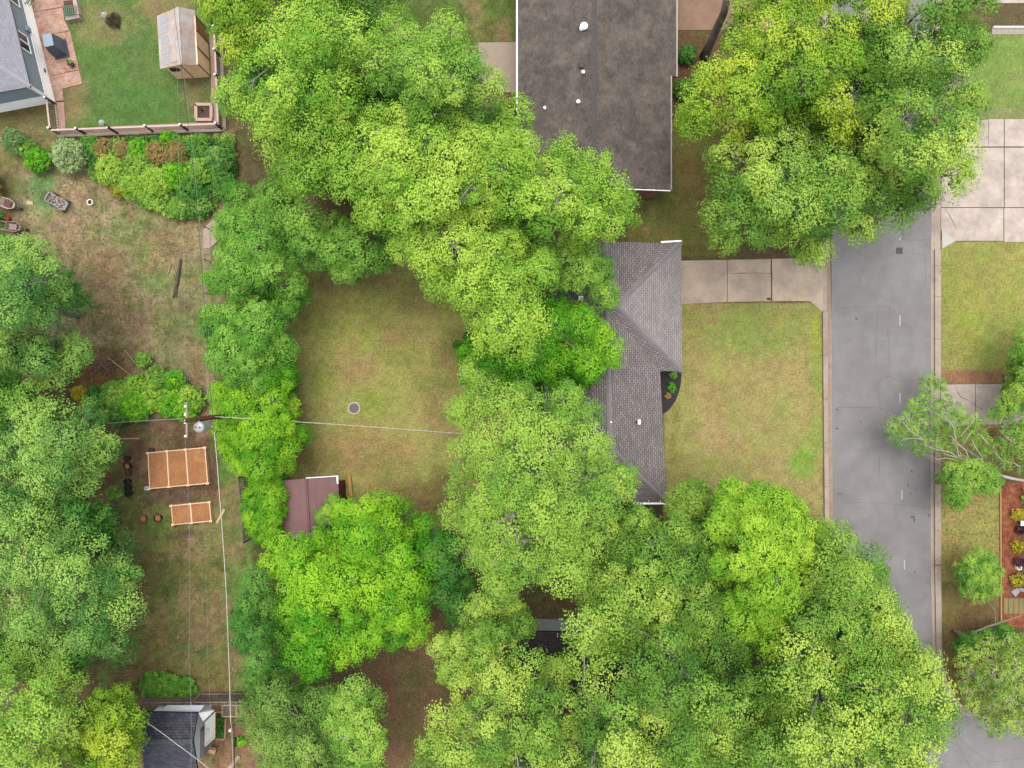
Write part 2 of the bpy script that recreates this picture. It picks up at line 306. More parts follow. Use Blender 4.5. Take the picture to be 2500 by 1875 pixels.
GB = [  # u, v, ru, rv, colour, strength
 (250, 60, 90, 60, (146, 134, 84), .7), (190, 250, 40, 70, (150, 132, 88), .7), (300, 250, 110, 50, (84, 126, 54), .6), (480, 220, 40, 60, (140, 118, 78), .6), (400, 20, 80, 40, (146, 130, 80), .7),
 (170, 240, 22, 80, (146, 122, 84), .6), (60, 275, 70, 18, (108, 96, 48), .8), (70, 330, 80, 30, (132, 126, 80), .6),
 (100, 470, 45, 60, (96, 146, 76), .9), (40, 460, 30, 40, (104, 118, 60), .7), (210, 470, 90, 40, (170, 136, 106), .7), (180, 600, 80, 60, (162, 132, 100), .6), (230, 700, 90, 110, (150, 118, 88), .7), (290, 780, 90, 90, (142, 114, 84), .6), (60, 560, 40, 30, (120, 98, 72), .6),
 (330, 560, 70, 60, (128, 146, 76), .8), (370, 620, 60, 70, (124, 146, 72), .8), (390, 690, 40, 40, (106, 138, 70), .7), (440, 560, 50, 40, (172, 146, 100), .6), (430, 640, 24, 60, (168, 134, 96), .5), (440, 700, 60, 50, (128, 140, 74), .5),
 (440, 800, 70, 80, (118, 126, 72), .8), (160, 540, 60, 30, (176, 140, 112), .6), (260, 640, 60, 40, (156, 112, 88), .5), (490, 900, 30, 60, (146, 104, 80), .7), (220, 900, 60, 50, (150, 92, 62), .8), (300, 870, 60, 40, (120, 90, 62), .6), (150, 920, 70, 40, (96, 62, 46), .7), (510, 760, 12, 100, (166, 118, 90), .6),
 (430, 1060, 90, 35, (116, 84, 66), .8), (280, 1110, 40, 60, (114, 110, 58), .7), (300, 1220, 50, 60, (112, 122, 56), .8), (420, 1215, 80, 20, (118, 92, 76), .8), (440, 1305, 70, 25, (114, 88, 72), .8), (390, 1290, 50, 30, (114, 136, 54), .7), (250, 1180, 30, 70, (126, 76, 56), .6),
 (380, 1370, 70, 40, (142, 124, 76), .6), (470, 1340, 60, 40, (158, 128, 92), .6), (340, 1430, 60, 90, (112, 96, 50), .7), (440, 1440, 45, 30, (92, 112, 46), .7), (470, 1470, 40, 50, (164, 130, 98), .6), (475, 1560, 70, 60, (84, 104, 52), .85), (390, 1590, 30, 60, (152, 114, 78), .7), (520, 1390, 40, 40, (106, 108, 52), .5), (520, 1500, 40, 60, (128, 116, 64), .5), (520, 1650, 60, 40, (126, 112, 62), .6), (330, 1650, 60, 60, (106, 76, 52), .7),
 (235, 1690, 50, 40, (112, 72, 56), .8), (560, 1330, 22, 70, (132, 116, 70), .5), (575, 1210, 18, 60, (150, 116, 84), .5), (570, 1560, 20, 120, (96, 118, 56), .5),
 (860, 780, 110, 90, (160, 158, 74), .8), (980, 860, 60, 50, (148, 158, 66), .7), (800, 930, 45, 40, (150, 160, 66), .7), (905, 990, 40, 45, (150, 160, 64), .8), (860, 900, 70, 50, (172, 142, 92), .5), (970, 800, 60, 60, (164, 142, 84), .5), (1080, 1000, 60, 80, (160, 136, 84), .6), (1060, 930, 60, 50, (146, 142, 68), .5), (880, 1100, 160, 60, (166, 136, 84), .7), (800, 1125, 40, 30, (142, 140, 70), .5), (950, 1130, 60, 40, (152, 142, 72), .5), (900, 1140, 50, 40, (150, 136, 72), .4),
 (730, 700, 40, 130, (142, 124, 68), .6), (850, 680, 150, 40, (146, 124, 76), .6), (1030, 720, 90, 50, (144, 120, 72), .6), (720, 1000, 30, 120, (130, 112, 62), .6), (1000, 1220, 130, 60, (136, 112, 68), .7), (1090, 1210, 60, 90, (126, 100, 62), .7), (740, 1130, 60, 40, (120, 98, 58), .7), (1120, 860, 60, 60, (132, 110, 62), .6),
 (1000, 70, 120, 70, (92, 118, 44), .6), (1180, 70, 50, 40, (122, 108, 62), .6), (1230, 240, 60, 50, (128, 84, 64), .9),
 (1600, 520, 50, 45, (104, 116, 48), .7), (1690, 430, 40, 80, (134, 110, 58), .6), (1620, 400, 40, 40, (108, 96, 48), .6), (1640, 600, 100, 30, (140, 126, 60), .6), (1560, 520, 20, 60, (98, 104, 44), .6), (1700, 180, 60, 60, (126, 84, 62), .7), (1720, 610, 80, 14, (118, 96, 48), .7), (1600, 565, 60, 18, (146, 122, 62), .6),
 (1850, 800, 150, 70, (154, 162, 76), .9), (1860, 850, 60, 40, (146, 162, 72), .8), (1700, 800, 30, 120, (168, 152, 84), .5), (1990, 900, 18, 160, (146, 158, 70), .8), (1960, 1130, 34, 50, (136, 172, 62), .95), (1985, 1060, 18, 60, (140, 166, 66), .6), (1995, 800, 16, 60, (164, 168, 60), .7), (1660, 1150, 40, 60, (148, 142, 72), .6), (1650, 1060, 14, 80, (150, 132, 66), .6), (1800, 1240, 140, 60, (150, 122, 78), .7), (1950, 1290, 60, 60, (132, 108, 64), .7), (1735, 782, 12, 9, (186, 136, 98), .9), (1690, 780, 26, 30, (160, 142, 80), .5), (1740, 1060, 80, 50, (182, 158, 106), .5), (1780, 960, 80, 40, (166, 150, 86), .5),
 (2400, 180, 90, 80, (126, 154, 68), .7), (2440, 278, 90, 16, (142, 140, 92), .6), (2360, 760, 60, 110, (156, 160, 64), .7), (2470, 700, 40, 100, (162, 160, 70), .6), (2340, 660, 60, 50, (152, 146, 70), .6), (2400, 860, 80, 40, (146, 156, 64), .6), (2350, 1250, 50, 60, (168, 150, 84), .5), (2370, 1330, 60, 60, (156, 158, 78), .6), (2330, 1180, 30, 60, (152, 138, 66), .6), (2320, 1350, 22, 60, (146, 130, 68), .5), (2390, 1520, 60, 60, (118, 90, 58), .8), (2340, 1640, 30, 80, (128, 92, 58), .8), (2320, 1560, 20, 80, (140, 112, 66), .5), (2425, 1060, 26, 22, (120, 90, 58), .9),
 (1040, 1590, 40, 50, (140, 104, 80), .7), (950, 1690, 22, 60, (132, 84, 66), .7), (1010, 1700, 20, 100, (100, 96, 48), .6), (970, 1850, 40, 40, (136, 98, 74), .7), (960, 1600, 40, 40, (112, 92, 58), .5), (1110, 1480, 60, 60, (104, 82, 54), .6), (1230, 1580, 60, 30, (140, 70, 58), .7), (1860, 1600, 40, 40, (150, 108, 86), .7), (1990, 1700, 40, 40, (136, 88, 66), .7),
 (470, 1830, 60, 30, (166, 122, 96), .5), (590, 1760, 40, 30, (120, 96, 74), .7), (600, 1840, 26, 50, (132, 110, 70), .5),
]
def s2l(c):
    m = .3*c[0]+.55*c[1]+.15*c[2]; return np.array(lin([min(255, (x*.82+m*.18)*1.06) for x in c])[:3])
def ground():
    def axis(a, b, step, far):
        core = np.arange(a, b+step/2, step); out = [b]; s = step; x = b
        rr = []
        while x < far: s *= 1.35; x += s; rr.append(x)
        ll = []; x = a; s = step
        while x > -far: s *= 1.35; x -= s; ll.append(x)
        return np.concatenate([ll[::-1], core, rr])
    xs = axis(-37, 37, .13, 900); ys = axis(-28.5, 28.5, .13, 900)
    X, Y = np.meshgrid(xs, ys); nx, ny = len(xs), len(ys)
    u = X*F/H+CU; v = -Y*F/H+CV
    wu = u+(fbm(X, Y, 2.2, 3)-.5)*34+(fbm(X, Y, .5, 33, 2)-.5)*10; wv = v+(fbm(X, Y, 2.2, 5)-.5)*34+(fbm(X, Y, .5, 35, 2)-.5)*10
    col = np.zeros(X.shape+(3,)); col[:] = s2l((112, 92, 62))
    for poly, c, soft, st in GP:
        k = 0.25 if soft < 10 else 1
        uu = u+(wu-u)*k; vv = v+(wv-v)*k
        ins = in_poly(uu, vv, poly); d = edge_dist(uu, vv, poly); sd_ = np.where(ins, d, -d)
        a = np.clip(sd_/soft+.5, 0, 1)[..., None]*st; col = col*(1-a)+s2l(c)*a
    for (cu, cv, ru, rv, c, st) in GB:
        q = ((wu-cu)/ru)**2+((wv-cv)/rv)**2
        a = (np.clip(1.25-q, 0, 1)**1.2*st)
        a = np.clip(a*(1+.9*(fbm(X, Y, .6, 60, 3)-.5)), 0, 1)[..., None]; col = col*(1-a)+s2l(c)*a
    n1 = fbm(X, Y, 1.4, 80, 4)[..., None]; n2 = fbm(X, Y, .35, 90, 3)[..., None]
    rough = np.clip(1-.75*((u > 690) & (u < 1300) & (v > 620))-.8*(u > 1600)-.55*((u < 560) & (v < 320)), .2, 1)[..., None]
    n3 = fbm(X, Y, .75, 180, 4)[..., None]; n4 = fbm(X, Y, 2.4, 280, 5)[..., None]
    gd = s2l((98, 118, 54)); br_ = s2l((160, 124, 94)); a = np.clip((n3-.56)*5, 0, .6)*rough; col = col*(1-a)+gd*a
    a = np.clip((.44-n4)*5, 0, .55)*rough; col = col*(1-a)+br_*a
    g = np.array([.93, 1.04, .9]); b = np.array([1.06, .98, 1.04])
    t = np.clip((n1-.5)*3+.5, 0, 1); col = col*(g*t+b*(1-t)); col = col*(1+(n2-.5)*(.4+.6*rough))
    Z = X*0
    far = np.clip((np.maximum(np.abs(X)-37, np.abs(Y)-28.5))/2, 0, 1)[..., None]; col = col*(1-far)+s2l((116, 124, 68))*far
    V = np.stack([X, Y, Z], -1).reshape(-1, 3).astype(np.float32)
    i = np.arange((ny-1)*(nx-1)); r_ = i//(nx-1); c_ = i % (nx-1); a = r_*nx+c_
    q = np.stack([a, a+1, a+nx+1, a+nx], -1).astype(np.int32)
    me = rawmesh('ground', V, q)
    ca = me.color_attributes.new('Col', 'FLOAT_COLOR', 'POINT')
    cc = np.ones((V.shape[0], 4), np.float32); cc[:, :3] = col.reshape(-1, 3); ca.data.foreach_set('color', cc.ravel())
    m = bpy.data.materials.new('turf_and_soil'); m.use_nodes = True; n = m.node_tree.nodes; l = m.node_tree.links
    bs = n['Principled BSDF']; bs.inputs['Roughness'].default_value = .95; bs.inputs['Specular IOR Level'].default_value = .1
    at = n.new('ShaderNodeAttribute'); at.attribute_name = 'Col'; tc = n.new('ShaderNodeTexCoord')
    t1 = n.new('ShaderNodeTexNoise'); t1.inputs['Scale'].default_value = 7; t1.inputs['Detail'].default_value = 8; t1.inputs['Roughness'].default_value = .8
    t2 = n.new('ShaderNodeTexNoise'); t2.inputs['Scale'].default_value = 3; t2.inputs['Detail'].default_value = 8; t2.inputs['Roughness'].default_value = .75
    l.new(tc.outputs['Object'], t1.inputs['Vector']); l.new(tc.outputs['Object'], t2.inputs['Vector'])
    mp = n.new('ShaderNodeMapRange'); mp.inputs['From Min'].default_value = .3; mp.inputs['From Max'].default_value = .7; mp.inputs['To Min'].default_value = .42; mp.inputs['To Max'].default_value = 1.58
    l.new(t1.outputs['Fac'], mp.inputs['Value'])
    vm = n.new('ShaderNodeVectorMath'); vm.operation = 'SCALE'; l.new(at.outputs['Color'], vm.inputs[0]); l.new(mp.outputs[0], vm.inputs['Scale'])
    mr = n.new('ShaderNodeMapRange'); mr.inputs['From Min'].default_value = .38; mr.inputs['From Max'].default_value = .62; l.new(t2.outputs['Fac'], mr.inputs['Value'])
    mx = n.new('ShaderNodeMix'); mx.data_type = 'RGBA'; mx.blend_type = 'MULTIPLY'; mx.inputs['Factor'].default_value = 1
    hx = n.new('ShaderNodeMix'); hx.data_type = 'RGBA'; hx.inputs['A'].default_value = (1.07, .97, .96, 1); hx.inputs['B'].default_value = (.95, 1.03, .94, 1)
    l.new(mr.outputs[0], hx.inputs['Factor']); l.new(vm.outputs[0], mx.inputs['A']); l.new(hx.outputs['Result'], mx.inputs['B'])
    l.new(mx.outputs['Result'], bs.inputs['Base Color'])
    bp = n.new('ShaderNodeBump'); bp.inputs['Strength'].default_value = .6; bp.inputs['Distance'].default_value = .05
    l.new(t1.outputs['Fac'], bp.inputs['Height']); l.new(bp.outputs[0], bs.inputs['Normal'])
    me.materials.append(m); o = bpy.data.objects.new('ground', me); link(o); tag(o, kind='structure')
def rawmesh(name, V, Q):
    me = bpy.data.meshes.new(name); n = len(Q); me.vertices.add(len(V)); me.vertices.foreach_set('co', np.ascontiguousarray(V, dtype=np.float32).ravel())
    me.loops.add(n*4); me.loops.foreach_set('vertex_index', np.ascontiguousarray(Q, dtype=np.int32).ravel()); me.polygons.add(n)
    me.polygons.foreach_set('loop_start', np.arange(0, n*4, 4, dtype=np.int32)); me.polygons.foreach_set('loop_total', np.full(n, 4, np.int32))
    me.update(calc_edges=True); return me
ground()
def px(poly, z=0): return [(P(a, b, z).x, P(a, b, z).y) for a, b in poly]

# ---------------------------------------------------------------- road, kerbs, driveways
struct('road', MB().prism(px([(2026, -1500), (2276, -1500), (2273, 600), (2272, 1380), (2277, 1590), (2285, 1635), (2298, 1685), (2323, 1723), (2355, 1745), (2380, 1755), (2425, 1765), (2500, 1768), (4200, 1775), (4200, 2020), (2500, 2010), (2380, 2030), (2300, 2100), (2280, 3400), (2030, 3400), (2031, 1270)]), -.05, .006), asphalt)
def strip(left, right): return [*left, *right[::-1]]
gl = [(2026, -1500), (2024, 450), (2030, 800), (2031, 1000), (2033, 1270), (2033, 3400)]
kl = [(2020, -1500), (2018, 450), (2019, 800), (2020, 1000), (2023, 1270), (2023, 3400)]
bl = [(2011, -1500), (2008, 450), (2007, 800), (2009, 1000), (2012, 1270), (2013, 3400)]
def off(a, b, i): return strip(a[i:i+2], b[i:i+2])
mb = MB()
for i in range(5): mb.prism(px(off(kl, gl, i)), 0, .014)
struct('gutter', mb, gutterm)
mb = MB()
def seg_between(a, b, v0, v1):
    def at(line, v):
        for (u1, w1), (u2, w2) in zip(line, line[1:]):
            if w1 <= v <= w2: return u1+(u2-u1)*(v-w1)/(w2-w1)
        return line[-1][0]
    return [(at(a, v0), v0), (at(b, v0), v0), (at(b, v1), v1), (at(a, v1), v1)]
vv = [-1500, -60, -36]+[78+90*i for i in range(7)]+[760+107*i for i in range(12)]+[2100, 3400]
for a, b in zip(vv, vv[1:]):
    low = (a >= -60 and b <= 78) or (a >= 600 and b <= 760)
    mb.prism(px(seg_between(bl, kl, a+.5, b-.5)), 0, .03 if low else .13)
k1 = struct('kerb', mb, curbm)
ro = [(2276, -1500), (2274, 500), (2273, 600), (2272, 1380), (2277, 1590), (2285, 1635), (2298, 1685), (2323, 1723), (2355, 1745), (2380, 1755), (2425, 1765), (2500, 1768), (4200, 1775)]
ri = [(2283, -1500), (2281, 500), (2280, 600), (2280, 1380), (2284, 1588), (2291, 1632), (2304, 1680), (2327, 1717), (2358, 1739), (2383, 1750), (2427, 1760), (2500, 1763), (4200, 1770)]
rb = [(2297, -1500), (2296, 500), (2295, 600), (2295, 1380), (2297, 1575), (2302, 1628), (2313, 1672), (2333, 1707), (2362, 1731), (2392, 1744), (2435, 1754), (2500, 1757), (4200, 1764)]
mb = MB(); mk = MB()
for i in range(len(ro)-1):
    mb.prism(px(off(ri, ro, i)), 0, .014)
    if i > 2: mk.prism(px(off(rb, ri, i)), 0, .13)
vr = [-1500, 20, 290, 500, 610, 650, 725, 828, 935, 1060, 1180, 1294, 1378]
for a, b in zip(vr, vr[1:]):
    low = (a >= 290 and b <= 610) or (a >= 930 and b <= 1060)
    mk.prism(px(seg_between(rb, ri, a+.4, b-.4)), 0, .03 if low else .13)
struct('gutter', mb, curbm); struct('kerb', mk, curbm)
# driveways and slabs
def slabs(name, polys, m, z=.035):
    mb = MB()
    for p in polys: mb.prism(px(p), -.05, z)
    return struct(name, mb, m)
slabs('driveway', [[(1645, 637), (1775, 634.5), (1775, 737), (1645, 743)], [(1776.3, 634.5), (1881, 632.5), (1882, 735.5), (1776.3, 737)],
  [(1884, 632), (2008, 630), (2008, 762), (1977, 735), (1885, 735.5)]], concrete)
slabs('driveway', [rect(1654, -200, 1790, 74), rect(1791.5, -200, 2009, 74)], noisemat('concrete_brown', (170, 136, 110), .14, 2.5, 60, .9, (150, 118, 96)))
slabs('driveway', [[(2297, 300), (2412, 292), (2412, 358), (2297, 358)], [(2413, 291), (2450, 291), (2450, 358), (2413, 358)], [(2452, 291), (2900, 291), (2900, 358), (2452, 358)],
  rect(2297, 361, 2450, 506), rect(2452, 361, 2900, 506), [(2297, 508), (2449, 508), (2449, 588), (2335, 588), (2297, 562)], rect(2451, 508, 2900, 591)], concrete2)
slabs('driveway_corner', [[(2299, 563), (2335, 587), (2300, 607)]], noisemat('new_pale_concrete', (214, 208, 200), .08, 3, 50, .9), .03)
slabs('driveway', [[(2297, 939), (2380, 938), (2380, 1040), (2297, 1040)], rect(2381.5, 938, 2460, 1036), rect(2461.5, 938, 2900, 1034)], concrete2)
slabs('pavement', [rect(2425, -6, 2900, 8)], concrete2); 
slabs('patio', [[(1168, 104), (1270, 104), (1270, 226), (1215, 226), (1172, 190)]], noisemat('concrete_dull_tan', (186, 168, 148), .1, 2, 40, .9))  # duller tan than the pinkish driveway concrete
slabs('paving_slab', [[(497, 560), (520, 535), (536, 545), (536, 585), (512, 606), (497, 606)]], noisemat('pinkish_slab', (206, 180, 160), .1, 2, 40, .9))
slabs('paving_slab', [[(1166, 842), (1192, 842), (1192, 864), (1166, 864)]], noisemat('tan_slab', (206, 172, 142), .1, 2, 40, .9))
slabs('paving_slab', [[(694, 924), (730, 926), (728, 972), (717, 972), (715, 944), (694, 938)]], noisemat('brown_slab', (156, 128, 100), .12, 2, 40, .9))
def jag(pts, amp=.05, n=7, seed=1):
    r_ = random.Random(seed); out = []
    for a, b in zip(pts, pts[1:]):
        A, B = P(*a), P(*b); L = (B-A).length; k = max(2, int(L/.35)); nrm = Vector((-(B-A).y, (B-A).x, 0)).normalized()
        for i in range(k): out.append(A+(B-A)*i/k+nrm*(r_.uniform(-amp, amp) if i else 0))
    out.append(P(*pts[-1])); return out
def ribbon(mb, pts, wd, z, seed=1):
    r_ = random.Random(seed)
    for i in range(len(pts)-1):
        a, b = pts[i], pts[i+1]; n = Vector((-(b-a).y, (b-a).x, 0)).normalized(); w1 = wd*r_.uniform(.5, 1.2)/2
        mb.quad((a.x-n.x*w1, a.y-n.y*w1, z), (b.x-n.x*w1, b.y-n.y*w1, z), (b.x+n.x*w1, b.y+n.y*w1, z), (a.x+n.x*w1, a.y+n.y*w1, z))
cr = MB()
CR = [[(2052, 752), (2120, 749), (2170, 749), (2186, 730)], [(2144, 750), (2140, 800), (2138, 880)], [(2172, 750), (2168, 820), (2172, 900), (2164, 925)], [(2145, 925), (2170, 918), (2195, 930), (2252, 926)], [(2146, 930), (2146, 990), (2152, 1000)],
 [(2040, 995), (2110, 996), (2150, 995)], [(2146, 1118), (2145, 1185)], [(2060, 1226), (2150, 1228), (2270, 1236)], [(2096, 672), (2100, 690), (2094, 700)], [(2236, 619), (2255, 622), (2259, 640), (2259, 702)], [(2206, 558), (2206, 586), (2272, 586)],
 [(2290, 1735), (2285, 1790), (2300, 1875)], [(2285, 1800), (2340, 1820), (2370, 1875)], [(2330, 1790), (2370, 1830), (2420, 1860), (2500, 1850)], [(2285, 1400), (2285, 1401)], [(2100, 1100), (2120, 1096)], [(2040, 1180), (2042, 1182)]]
for i, c in enumerate(CR): ribbon(cr, jag(c, .04, seed=i), .022, .0105, i)
struct('road_crack', cr, crackm)
cr = MB()
for i, (a, b, c, d) in enumerate([(2043, 1000, 5, 2), (2043, 1046, 5, 2), (2050, 1206, 7, 1.5), (2218, 1184, 2, 6), (2225, 1150, 3, 3), (2222, 1205, 2, 3), (2228, 1262, 6, 3), (2269, 1258, 3, 4), (2102, 1030, 3, 1.5), (2091, 778, 4, 3), (2234, 1397, 3, 2), (2232, 1270, 3, 6), (2236, 1194, 4, 1)]):
    cr.rock(tuple(P(a, b, .004)), c/36, d/36, .008, i)
struct('road_stain', cr, crackm)
cr = MB()
ribbon(cr, jag([(1883, 632), (1883.5, 680), (1883, 735)], .02, seed=3), .07, .043); ribbon(cr, jag([(1783, 668), (1840, 667), (1883, 668)], .02, seed=5), .03, .043)
cr.rock(tuple(P(1877, 730, .03)), .18, .12, .02, 3)
ribbon(cr, jag([(2332, 945), (2345, 970), (2375, 985), (2400, 1000)], .05, seed=8), .035, .043)
ribbon(cr, jag([(2306, 508), (2320, 530), (2335, 560)], .05, seed=9), .03, .043)
struct('joint_crack', cr, dirtcrack)
mb = MB()
for u0, v0, v1 in ((2197, 770, 795), (2197, 960, 985), (2202, 1197, 1219), (2208, 1367, 1390), (2197, 580, 586)):
    mb.prism(px([(u0-1.2, v0), (u0+1.2, v0), (u0+1.0, v1), (u0-1.4, v1)]), .0065, .0105)
struct('lane_marking', mb, paintw)
o = MB().box(P(2195.5, 612).x, P(2195.5, 612).y, 0, .03, .42, .42).build('utility_cover', metald); tag(o, 'square dark metal utility cover set in the asphalt road', 'utility cover')
# litter of dry leaves along the left gutter, countless
mb = MB(); r_ = random.Random(4)
for i in range(800):
    v = r_.uniform(640, 1280) if i < 600 else r_.uniform(1235, 1300); u0 = 2020+(v-640)*.005
    c = P(u0+abs(r_.gauss(0, 3.0)), v, .02); a = r_.uniform(0, 6.3); s_ = r_.uniform(.02, .055)
    mb.quad(*[(c.x+s_*math.cos(a+q), c.y+s_*.6*math.sin(a+q), c.z+r_.uniform(0, .015)) for q in (0, 1.57, 3.14, 4.71)])
tag(mb.build('dry_leaves', noisemat('dry_leaf', (190, 146, 110), .3, 5, 30, .9)), kind='stuff')

# ---------------------------------------------------------------- foliage
def leaves(name, cen, rad, cnt, size, mat, parent, tint, upb=.7, flat=.75, aspect=.62, jit=.05, tn=None, core=None):
    """cen (N,3) tuft centres, rad (N), cnt leaves each, tint (N)"""
    N = len(cen); n = N*cnt
    c = np.repeat(cen, cnt, 0); r_ = np.repeat(rad, cnt)[:, None]
    d = rng.normal(size=(n, 3)); d /= np.linalg.norm(d, axis=1)[:, None]; d[:, 2] = np.where(d[:, 2] < -.35, -d[:, 2], d[:, 2])
    p = c+d*r_*(rng.random((n, 1))**.45)*np.array([1, 1, flat])
    nr = d*.55+np.array([0, 0, upb*.8])+(0 if tn is None else np.repeat(tn, cnt, 0)*.75)+rng.normal(size=(n, 3))*.27; nr /= np.linalg.norm(nr, axis=1)[:, None]
    t = np.cross(nr, rng.normal(size=(n, 3))); t /= np.linalg.norm(t, axis=1)[:, None]+1e-9
    b = np.cross(nr, t); s_ = size*(.6+.8*rng.random((n, 1)))*.5
    tv = np.repeat(tint, cnt)+rng.normal(size=n)*jit
    if core is not None:                           # bigger inner leaves that close each lobe; darker tint paints its inner shade
        cc, cr_, ct = core; k = 42; m = len(cc)*k
        d2 = rng.normal(size=(m, 3)); d2 /= np.linalg.norm(d2, axis=1)[:, None]
        p2 = np.repeat(cc, k, 0)+d2*np.repeat(cr_, k)[:, None]*.62*(rng.random((m, 1))**.5)*np.array([1, 1, .6])
        n2 = d2*.6+np.array([0, 0, .8])+rng.normal(size=(m, 3))*.3; n2 /= np.linalg.norm(n2, axis=1)[:, None]
        t2 = np.cross(n2, rng.normal(size=(m, 3))); t2 /= np.linalg.norm(t2, axis=1)[:, None]
        p = np.concatenate([p, p2]); nr = np.concatenate([nr, n2]); t = np.concatenate([t, t2]); b = np.cross(nr, t)
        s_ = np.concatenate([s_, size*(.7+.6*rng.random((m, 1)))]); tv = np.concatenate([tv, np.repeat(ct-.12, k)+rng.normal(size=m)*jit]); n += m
    V = np.stack([p-t*s_, p-b*s_*aspect+nr*s_*.18, p+t*s_, p+b*s_*aspect+nr*s_*.18], 1).reshape(-1, 3)-np.array(parent_loc(parent))
    me = rawmesh(name, V, np.arange(n*4).reshape(n, 4))
    a = me.attributes.new('tint', 'FLOAT', 'FACE'); a.data.foreach_set('value', np.clip(tv, 0, 1).astype(np.float32))
    me.materials.append(mat); o = bpy.data.objects.new(name, me); link(o, parent); return o
HOLES = []; NLEAF = 0
def poisson(poly, dmin, inset, tries=60):
    us = [p[0] for p in poly]; vs = [p[1] for p in poly]
    n = int(tries*(max(us)-min(us))*(max(vs)-min(vs))/(dmin*dmin))
    n = min(max(n, 400), 60000)
    u = rng.uniform(min(us), max(us), n); v = rng.uniform(min(vs), max(vs), n)
    d = edge_dist(u, v, poly); ok = in_poly(u, v, poly) & (d > inset)
    u, v, d = u[ok], v[ok], d[ok]; g = {}; out = []
    for i in range(len(u)):
        k = (int(u[i]//dmin), int(v[i]//dmin)); bad = False
        for a in (-1, 0, 1):
            for b in (-1, 0, 1):
                for q in g.get((k[0]+a, k[1]+b), ()):
                    if (q[0]-u[i])**2+(q[1]-v[i])**2 < dmin*dmin: bad = True; break
        if not bad: g.setdefault(k, []).append((u[i], v[i])); out.append((u[i], v[i], d[i]))
    return np.array(out) if out else np.zeros((0, 3))
def limb_curve(a, b, k=5, sag=.12):
    a, b = Vector(a), Vector(b); L = (b-a).length; o = []
    q = Vector((random.uniform(-1, 1), random.uniform(-1, 1), random.uniform(.1, 1)))*L*sag
    for i in range(k+1):
        t = i/k; o.append(a+(b-a)*t+q*math.sin(t*math.pi)+Vector((random.uniform(-1, 1), random.uniform(-1, 1), random.uniform(-1, 1)))*L*.02*(0 < i < k))
    return o
def tree(label, poly, ztop, drop, Rl, sp, base=None, cat='tree', name='broadleaf_tree', group=None, tr=.25, cnt=50, size=.18, nt=14, space=1.0, under=.7, barkm=None, bare=0, tb=.5, lobevar=.16, holes=(), tr_sc=1.0, twigs=.35, core_on=True, expo=1.8):
    """crown outline given by photo pixels at crown height; every lobe stands at its own height"""
    barkm = barkm or barkpale
    Rl *= .8; size *= .7; cnt = int(cnt*1.45); rpx = Rl*F/(H-ztop)
    L = poisson(poly, rpx*space, rpx*.5)
    if len(L) == 0: L = np.array([[np.mean([p[0] for p in poly]), np.mean([p[1] for p in poly]), 10]])
    dm = max(L[:, 2].max(), 1)
    lob = []; mod = vnoise(L[:, 0]+1000, L[:, 1]+1000, 1.7*F/(H-ztop), int(ztop*10)+len(L)); keep = mod > .1
    if len(L) < 30: mod = mod*.4+.35
    elif keep.sum() > 6: L = L[keep]; mod = mod[keep]
    for (u, v, d), md in zip(L, mod):
        t = min(1, d/dm); z = ztop-drop*(1-t)**1.6+random.uniform(-1.2, .6)*Rl-max(0, .5-md)*Rl*5.5*min(1, ztop/9)
        z = max(z, Rl)
        lob.append((*P(u, v, z), Rl*random.uniform(.8, 1.2), random.gauss(0, lobevar)+.25*(md-.5)))  # lobes in crevices tinted darker, shade put into the leaf colour
    nl = len(lob)
    for u, v, d in L:
        if random.random() < under:
            t = min(1, d/dm); z = ztop-drop*(1-t)**1.6-Rl*random.uniform(1.3, 2.6)
            if z < Rl*.8: continue
            q = P(u+random.uniform(-.5, .5)*rpx, v+random.uniform(-.5, .5)*rpx, z)
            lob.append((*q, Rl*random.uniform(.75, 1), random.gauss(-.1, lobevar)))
    nb = int(nl/30*expo) if nl > 20 else 0; shown = random.sample(range(len(L)), min(nb, len(L))); gaps = []
    for i in shown:
        x, y, z, r_, _ = lob[i]; gaps.append((x*F/(H-z)+CU, -y*F/(H-z)+CV, r_*F/(H-z)*random.uniform(.38, .6)))
    cen = []; rad = []; tin = []; tnn = []
    for (x, y, z, r_, tv) in lob:
        k = nt
        for i in range(k):                         # tufts over the upper part of the lobe
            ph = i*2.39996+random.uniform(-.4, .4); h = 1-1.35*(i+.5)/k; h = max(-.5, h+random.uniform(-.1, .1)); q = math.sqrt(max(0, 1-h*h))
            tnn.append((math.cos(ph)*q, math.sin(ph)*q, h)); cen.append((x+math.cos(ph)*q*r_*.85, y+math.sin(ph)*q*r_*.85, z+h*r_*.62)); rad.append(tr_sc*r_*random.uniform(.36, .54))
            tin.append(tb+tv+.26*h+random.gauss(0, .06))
    cen = np.array(cen); rad = np.array(rad); tin = np.array(tin); tnn = np.array(tnn)
    pu = cen[:, 0]*F/(H-cen[:, 2])+CU; pv = -cen[:, 1]*F/(H-cen[:, 2])+CV
    ok = np.ones(len(cen), bool)
    for (a, b, c) in list(HOLES)+list(holes)+gaps: ok &= np.hypot(pu-a, pv-b) > c
    ok &= cen[:, 2] > .3
    cen, rad, tin, tnn = cen[ok], rad[ok], tin[ok], tnn[ok]
    lc = np.array([q[:5] for q in lob]); lu = lc[:, 0]*F/(H-lc[:, 2])+CU; lv = -lc[:, 1]*F/(H-lc[:, 2])+CV; lo = np.ones(len(lc), bool)
    for (a, b, c) in list(HOLES)+list(holes): lo &= np.hypot(lu-a, lv-b) > c+20
    lc = lc[lo]; core = (lc[:, :3]-np.array([0, 0, .1]), lc[:, 3], tb+lc[:, 4]) if len(lc) and core_on else None
